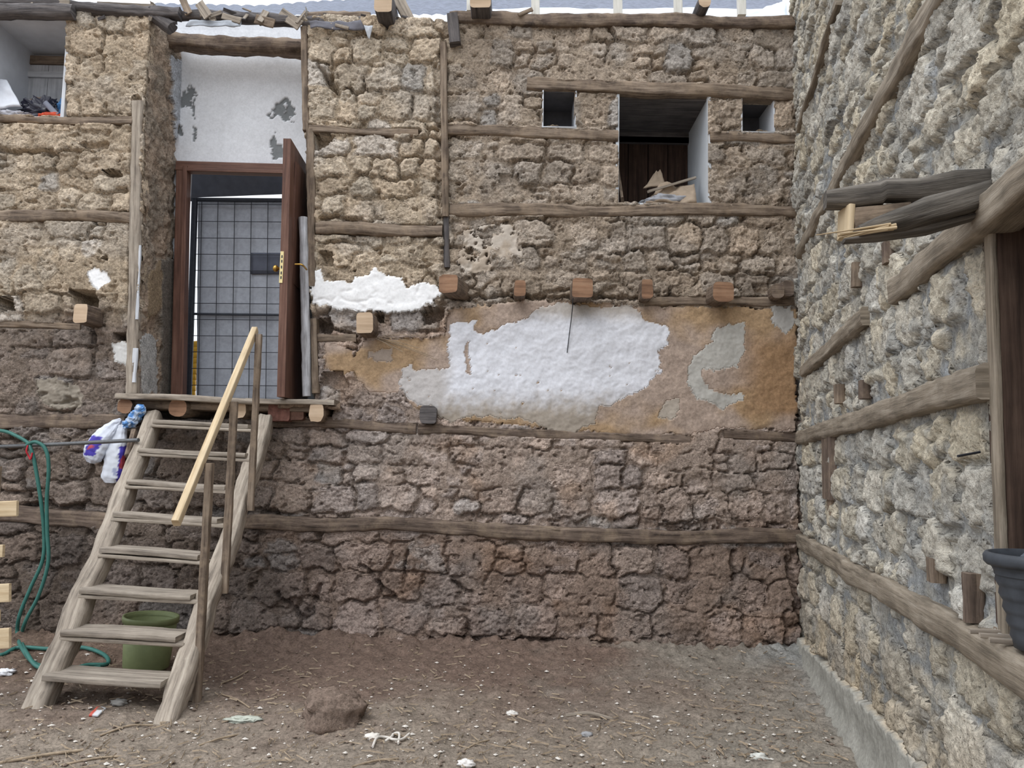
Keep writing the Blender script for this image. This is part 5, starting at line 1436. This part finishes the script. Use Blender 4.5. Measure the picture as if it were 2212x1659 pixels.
# ------------------------------------------------------------------ litter on the ground
def gp(u, v, dz=0.0):
    p = wz(u, v, 0.0)
    for _ in range(3):
        p = wz(u, v, float(gh(p[0], p[1])))
    p = p.copy(); p[2] = float(gh(p[0], p[1])) + dz
    return p
p = gp(712, 1560)
o = lump('rubble_block', p + [0, 0.10, 0.045], (0.34, 0.30, 0.24), M_GROUND, None, 0.20, 1.1, 531, 6, lambda V: np.broadcast_to(lin(128, 112, 101), V.shape), ex=3.2, rot=0.3)
tag(o, 'brown broken rubble block half buried in the middle of the yard', 'rubble')
for i, (a, b, r, lb) in enumerate([((1222, 1548), (1322, 1555), 0.011, 'pale grey stick lying in the middle of the yard'), ((0, 1650), (180, 1622), 0.008, 'long brown twig at the bottom left corner of the yard'),
                                   ((216, 1590), (330, 1568), 0.006, 'thin twig lying in front of the right stair foot'), ((478, 1478), (536, 1450), 0.006, 'short twig to the right of the handrail post'),
                                   ((430, 1612), (515, 1588), 0.006, 'thin twig lying left of the rubble block'), ((130, 1655), (272, 1638), 0.006, 'thin straw coloured twig at the bottom edge below the stairs'),
                                   ((478, 1500), (540, 1530), 0.005, 'dark twig beside the green white stain'), ((1002, 1622), (1056, 1600), 0.005, 'thin bent twig near the bottom middle of the yard'),
                                   ((760, 1658), (860, 1640), 0.006, 'pale stalk at the bottom edge near the middle')]):
    pa, pb_ = gp(*a, r * 0.6), gp(*b, r * 0.6)
    m_ = (pa + pb_) / 2; m_[2] = float(gh(m_[0], m_[1])) + r * 0.8; m_ += [0, 0.02, 0.006]
    o = tube('twig', [pa, m_, pb_], r, M_WOODG if i == 0 else M_STRAW, None, 7, 8); tag(o, lb, 'twig', 'twigs on the ground')
o = sheet('cigarette_packet', [gp(192, 1548, 0.012), gp(212, 1550, 0.016), gp(230, 1532, 0.02), gp(210, 1530, 0.014)], M_VC, None, 8, 6, 0.006, 8, 541, 0.012,
          colf=lambda V: np.where((np.arange(len(V)) % 48 % 8 < 3)[:, None], lin(186, 84, 70), lin(206, 208, 212)))
tag(o, 'small crushed white and red packet on the ground between the stair feet', 'packet')
def scrap(u, v, s, label, seed, colr=lin(222, 224, 228), amp=0.4, cat='scrap'):
    p = gp(u, v, s * 0.12)
    o = lump('paper_scrap', p, (s, s * 0.7, s * 0.45), mat_plain('scrap_%d' % seed, colr, 0.8, 0.1, 20, 0.2), None, amp, 1.8, seed, 3, flat=-s * 0.14)
    return tag(o, label, cat, 'scraps on the ground')
scrap(12, 1456, 0.11, 'white crumpled scrap on the ground at the left edge below the boards', 551, amp=0.5)
scrap(806, 1596, 0.085, 'white plaster lump on the ground below the rubble block', 552, lin(212, 206, 198), 0.25)
scrap(1008, 1655, 0.09, 'white plaster lump at the bottom edge of the yard', 553, lin(214, 210, 206), 0.3)
scrap(1640, 1640, 0.09, 'pale plaster lump at the bottom right of the yard', 554, lin(206, 206, 200), 0.3)
scrap(1268, 1590, 0.07, 'grey pebble lying below the pale grey stick', 555, lin(150, 150, 152), 0.2, 'pebble')
scrap(1106, 1544, 0.07, 'white plaster crumb left of the pale grey stick', 556, lin(216, 212, 206), 0.3)
scrap(258, 1522, 0.10, 'clear plastic scrap right of the crushed packet', 557, lin(136, 134, 130), 0.2)
o = lump('lime_spill', gp(524, 1556, 0.006), (0.20, 0.10, 0.03), mat_plain('lime_spill', lin(180, 184, 172), 0.9, 0.2, 30, 0.3), None, 0.35, 2.2, 558, 4)
tag(o, 'thin whitish lime spill on the ground left of the rubble block', 'lime')
e = empty('plastic_strip', tuple(gp(856, 1596))); tag(e, 'thin white plastic strips curled on the ground right of the plaster lump', 'strip')
for q in ([(805, 1618), (815, 1602), (838, 1598), (848, 1606), (868, 1602), (884, 1594)], [(832, 1606), (846, 1600), (850, 1590), (862, 1594), (860, 1610)]):
    tube('strip', [gp(u, v, 0.012 + 0.01 * (i % 2)) for i, (u, v) in enumerate(q)], 0.007, M_CRUMB, e, 6, 5)

def scatter(name, label, cat, n, mat, fn, seed):
    r_ = np.random.RandomState(seed); V = []; F = []
    for _ in range(n):
        u = r_.uniform(0, 1900); v = 1395 + 264 * r_.rand() ** 0.8
        p = gp0(u, v)
        if p is None: continue
        fn(r_, p, V, F)
    V = np.array(V); o = mesh_np(name, V, F, mat, None, smooth=False, gc=V)
    return tag(o, label, cat, kind='stuff')
def gp0(u, v):
    p = wz(u, v, 0.0)
    if p[1] > -0.15 or np.dot(p - CORNER, RN) < 0.15: return None
    p = p.copy(); p[2] = float(gh(p[0], p[1])); return p
def crumb(r_, p, V, F):
    s = 0.004 + 0.014 * r_.rand() ** 3; b = len(V)
    for d in ((1, 0, 0), (-1, 0, 0), (0, 1, 0), (0, -1, 0), (0, 0, 1), (0, 0, -1)):
        V.append(p + np.array(d) * np.array([1, 1, 0.5]) * s * r_.uniform(0.5, 1.3, 3) + [0, 0, s * 0.3 + 0.003])
    for f in ((0, 2, 4), (2, 1, 4), (1, 3, 4), (3, 0, 4), (2, 0, 5), (1, 2, 5), (3, 1, 5), (0, 3, 5)): F.append(tuple(b + i for i in f))
def stalk(r_, p, V, F):
    L = 0.02 + 0.09 * r_.rand() ** 2.5; a = r_.uniform(0, np.pi); w = 0.0016 + 0.002 * r_.rand()
    d = np.array([math.cos(a), math.sin(a) , 0]) * L / 2; s = np.array([-math.sin(a), math.cos(a), 0]) * w; u = np.array([0, 0, 1]) * w * 2
    c = p + [0, 0, 0.009]; q = [c - d, c + d + [0, 0, r_.uniform(-0.004, 0.012)]]; b = len(V)
    for e_ in q: V.extend([e_ - s, e_ + s, e_ + u])
    for f in ((0, 1, 4, 3), (1, 2, 5, 4), (2, 0, 3, 5)): F.append(tuple(b + i for i in f))
scatter('plaster_crumbs', 'white plaster crumbs scattered over the earth', 'crumbs', 1000, M_CRUMB, crumb, 61)
scatter('straw_litter', 'dry straw and chips scattered over the earth', 'straw', 1300, M_STRAW, stalk, 62)
scatter('earth_clods', 'small brown earth clods scattered over the ground', 'clods', 1500, mat_plain('earth_clod', lin(120, 106, 95), 0.95, 0.3, 20, 0.3), lambda r_, p, V, F: crumb(r_, p, V, F), 63)
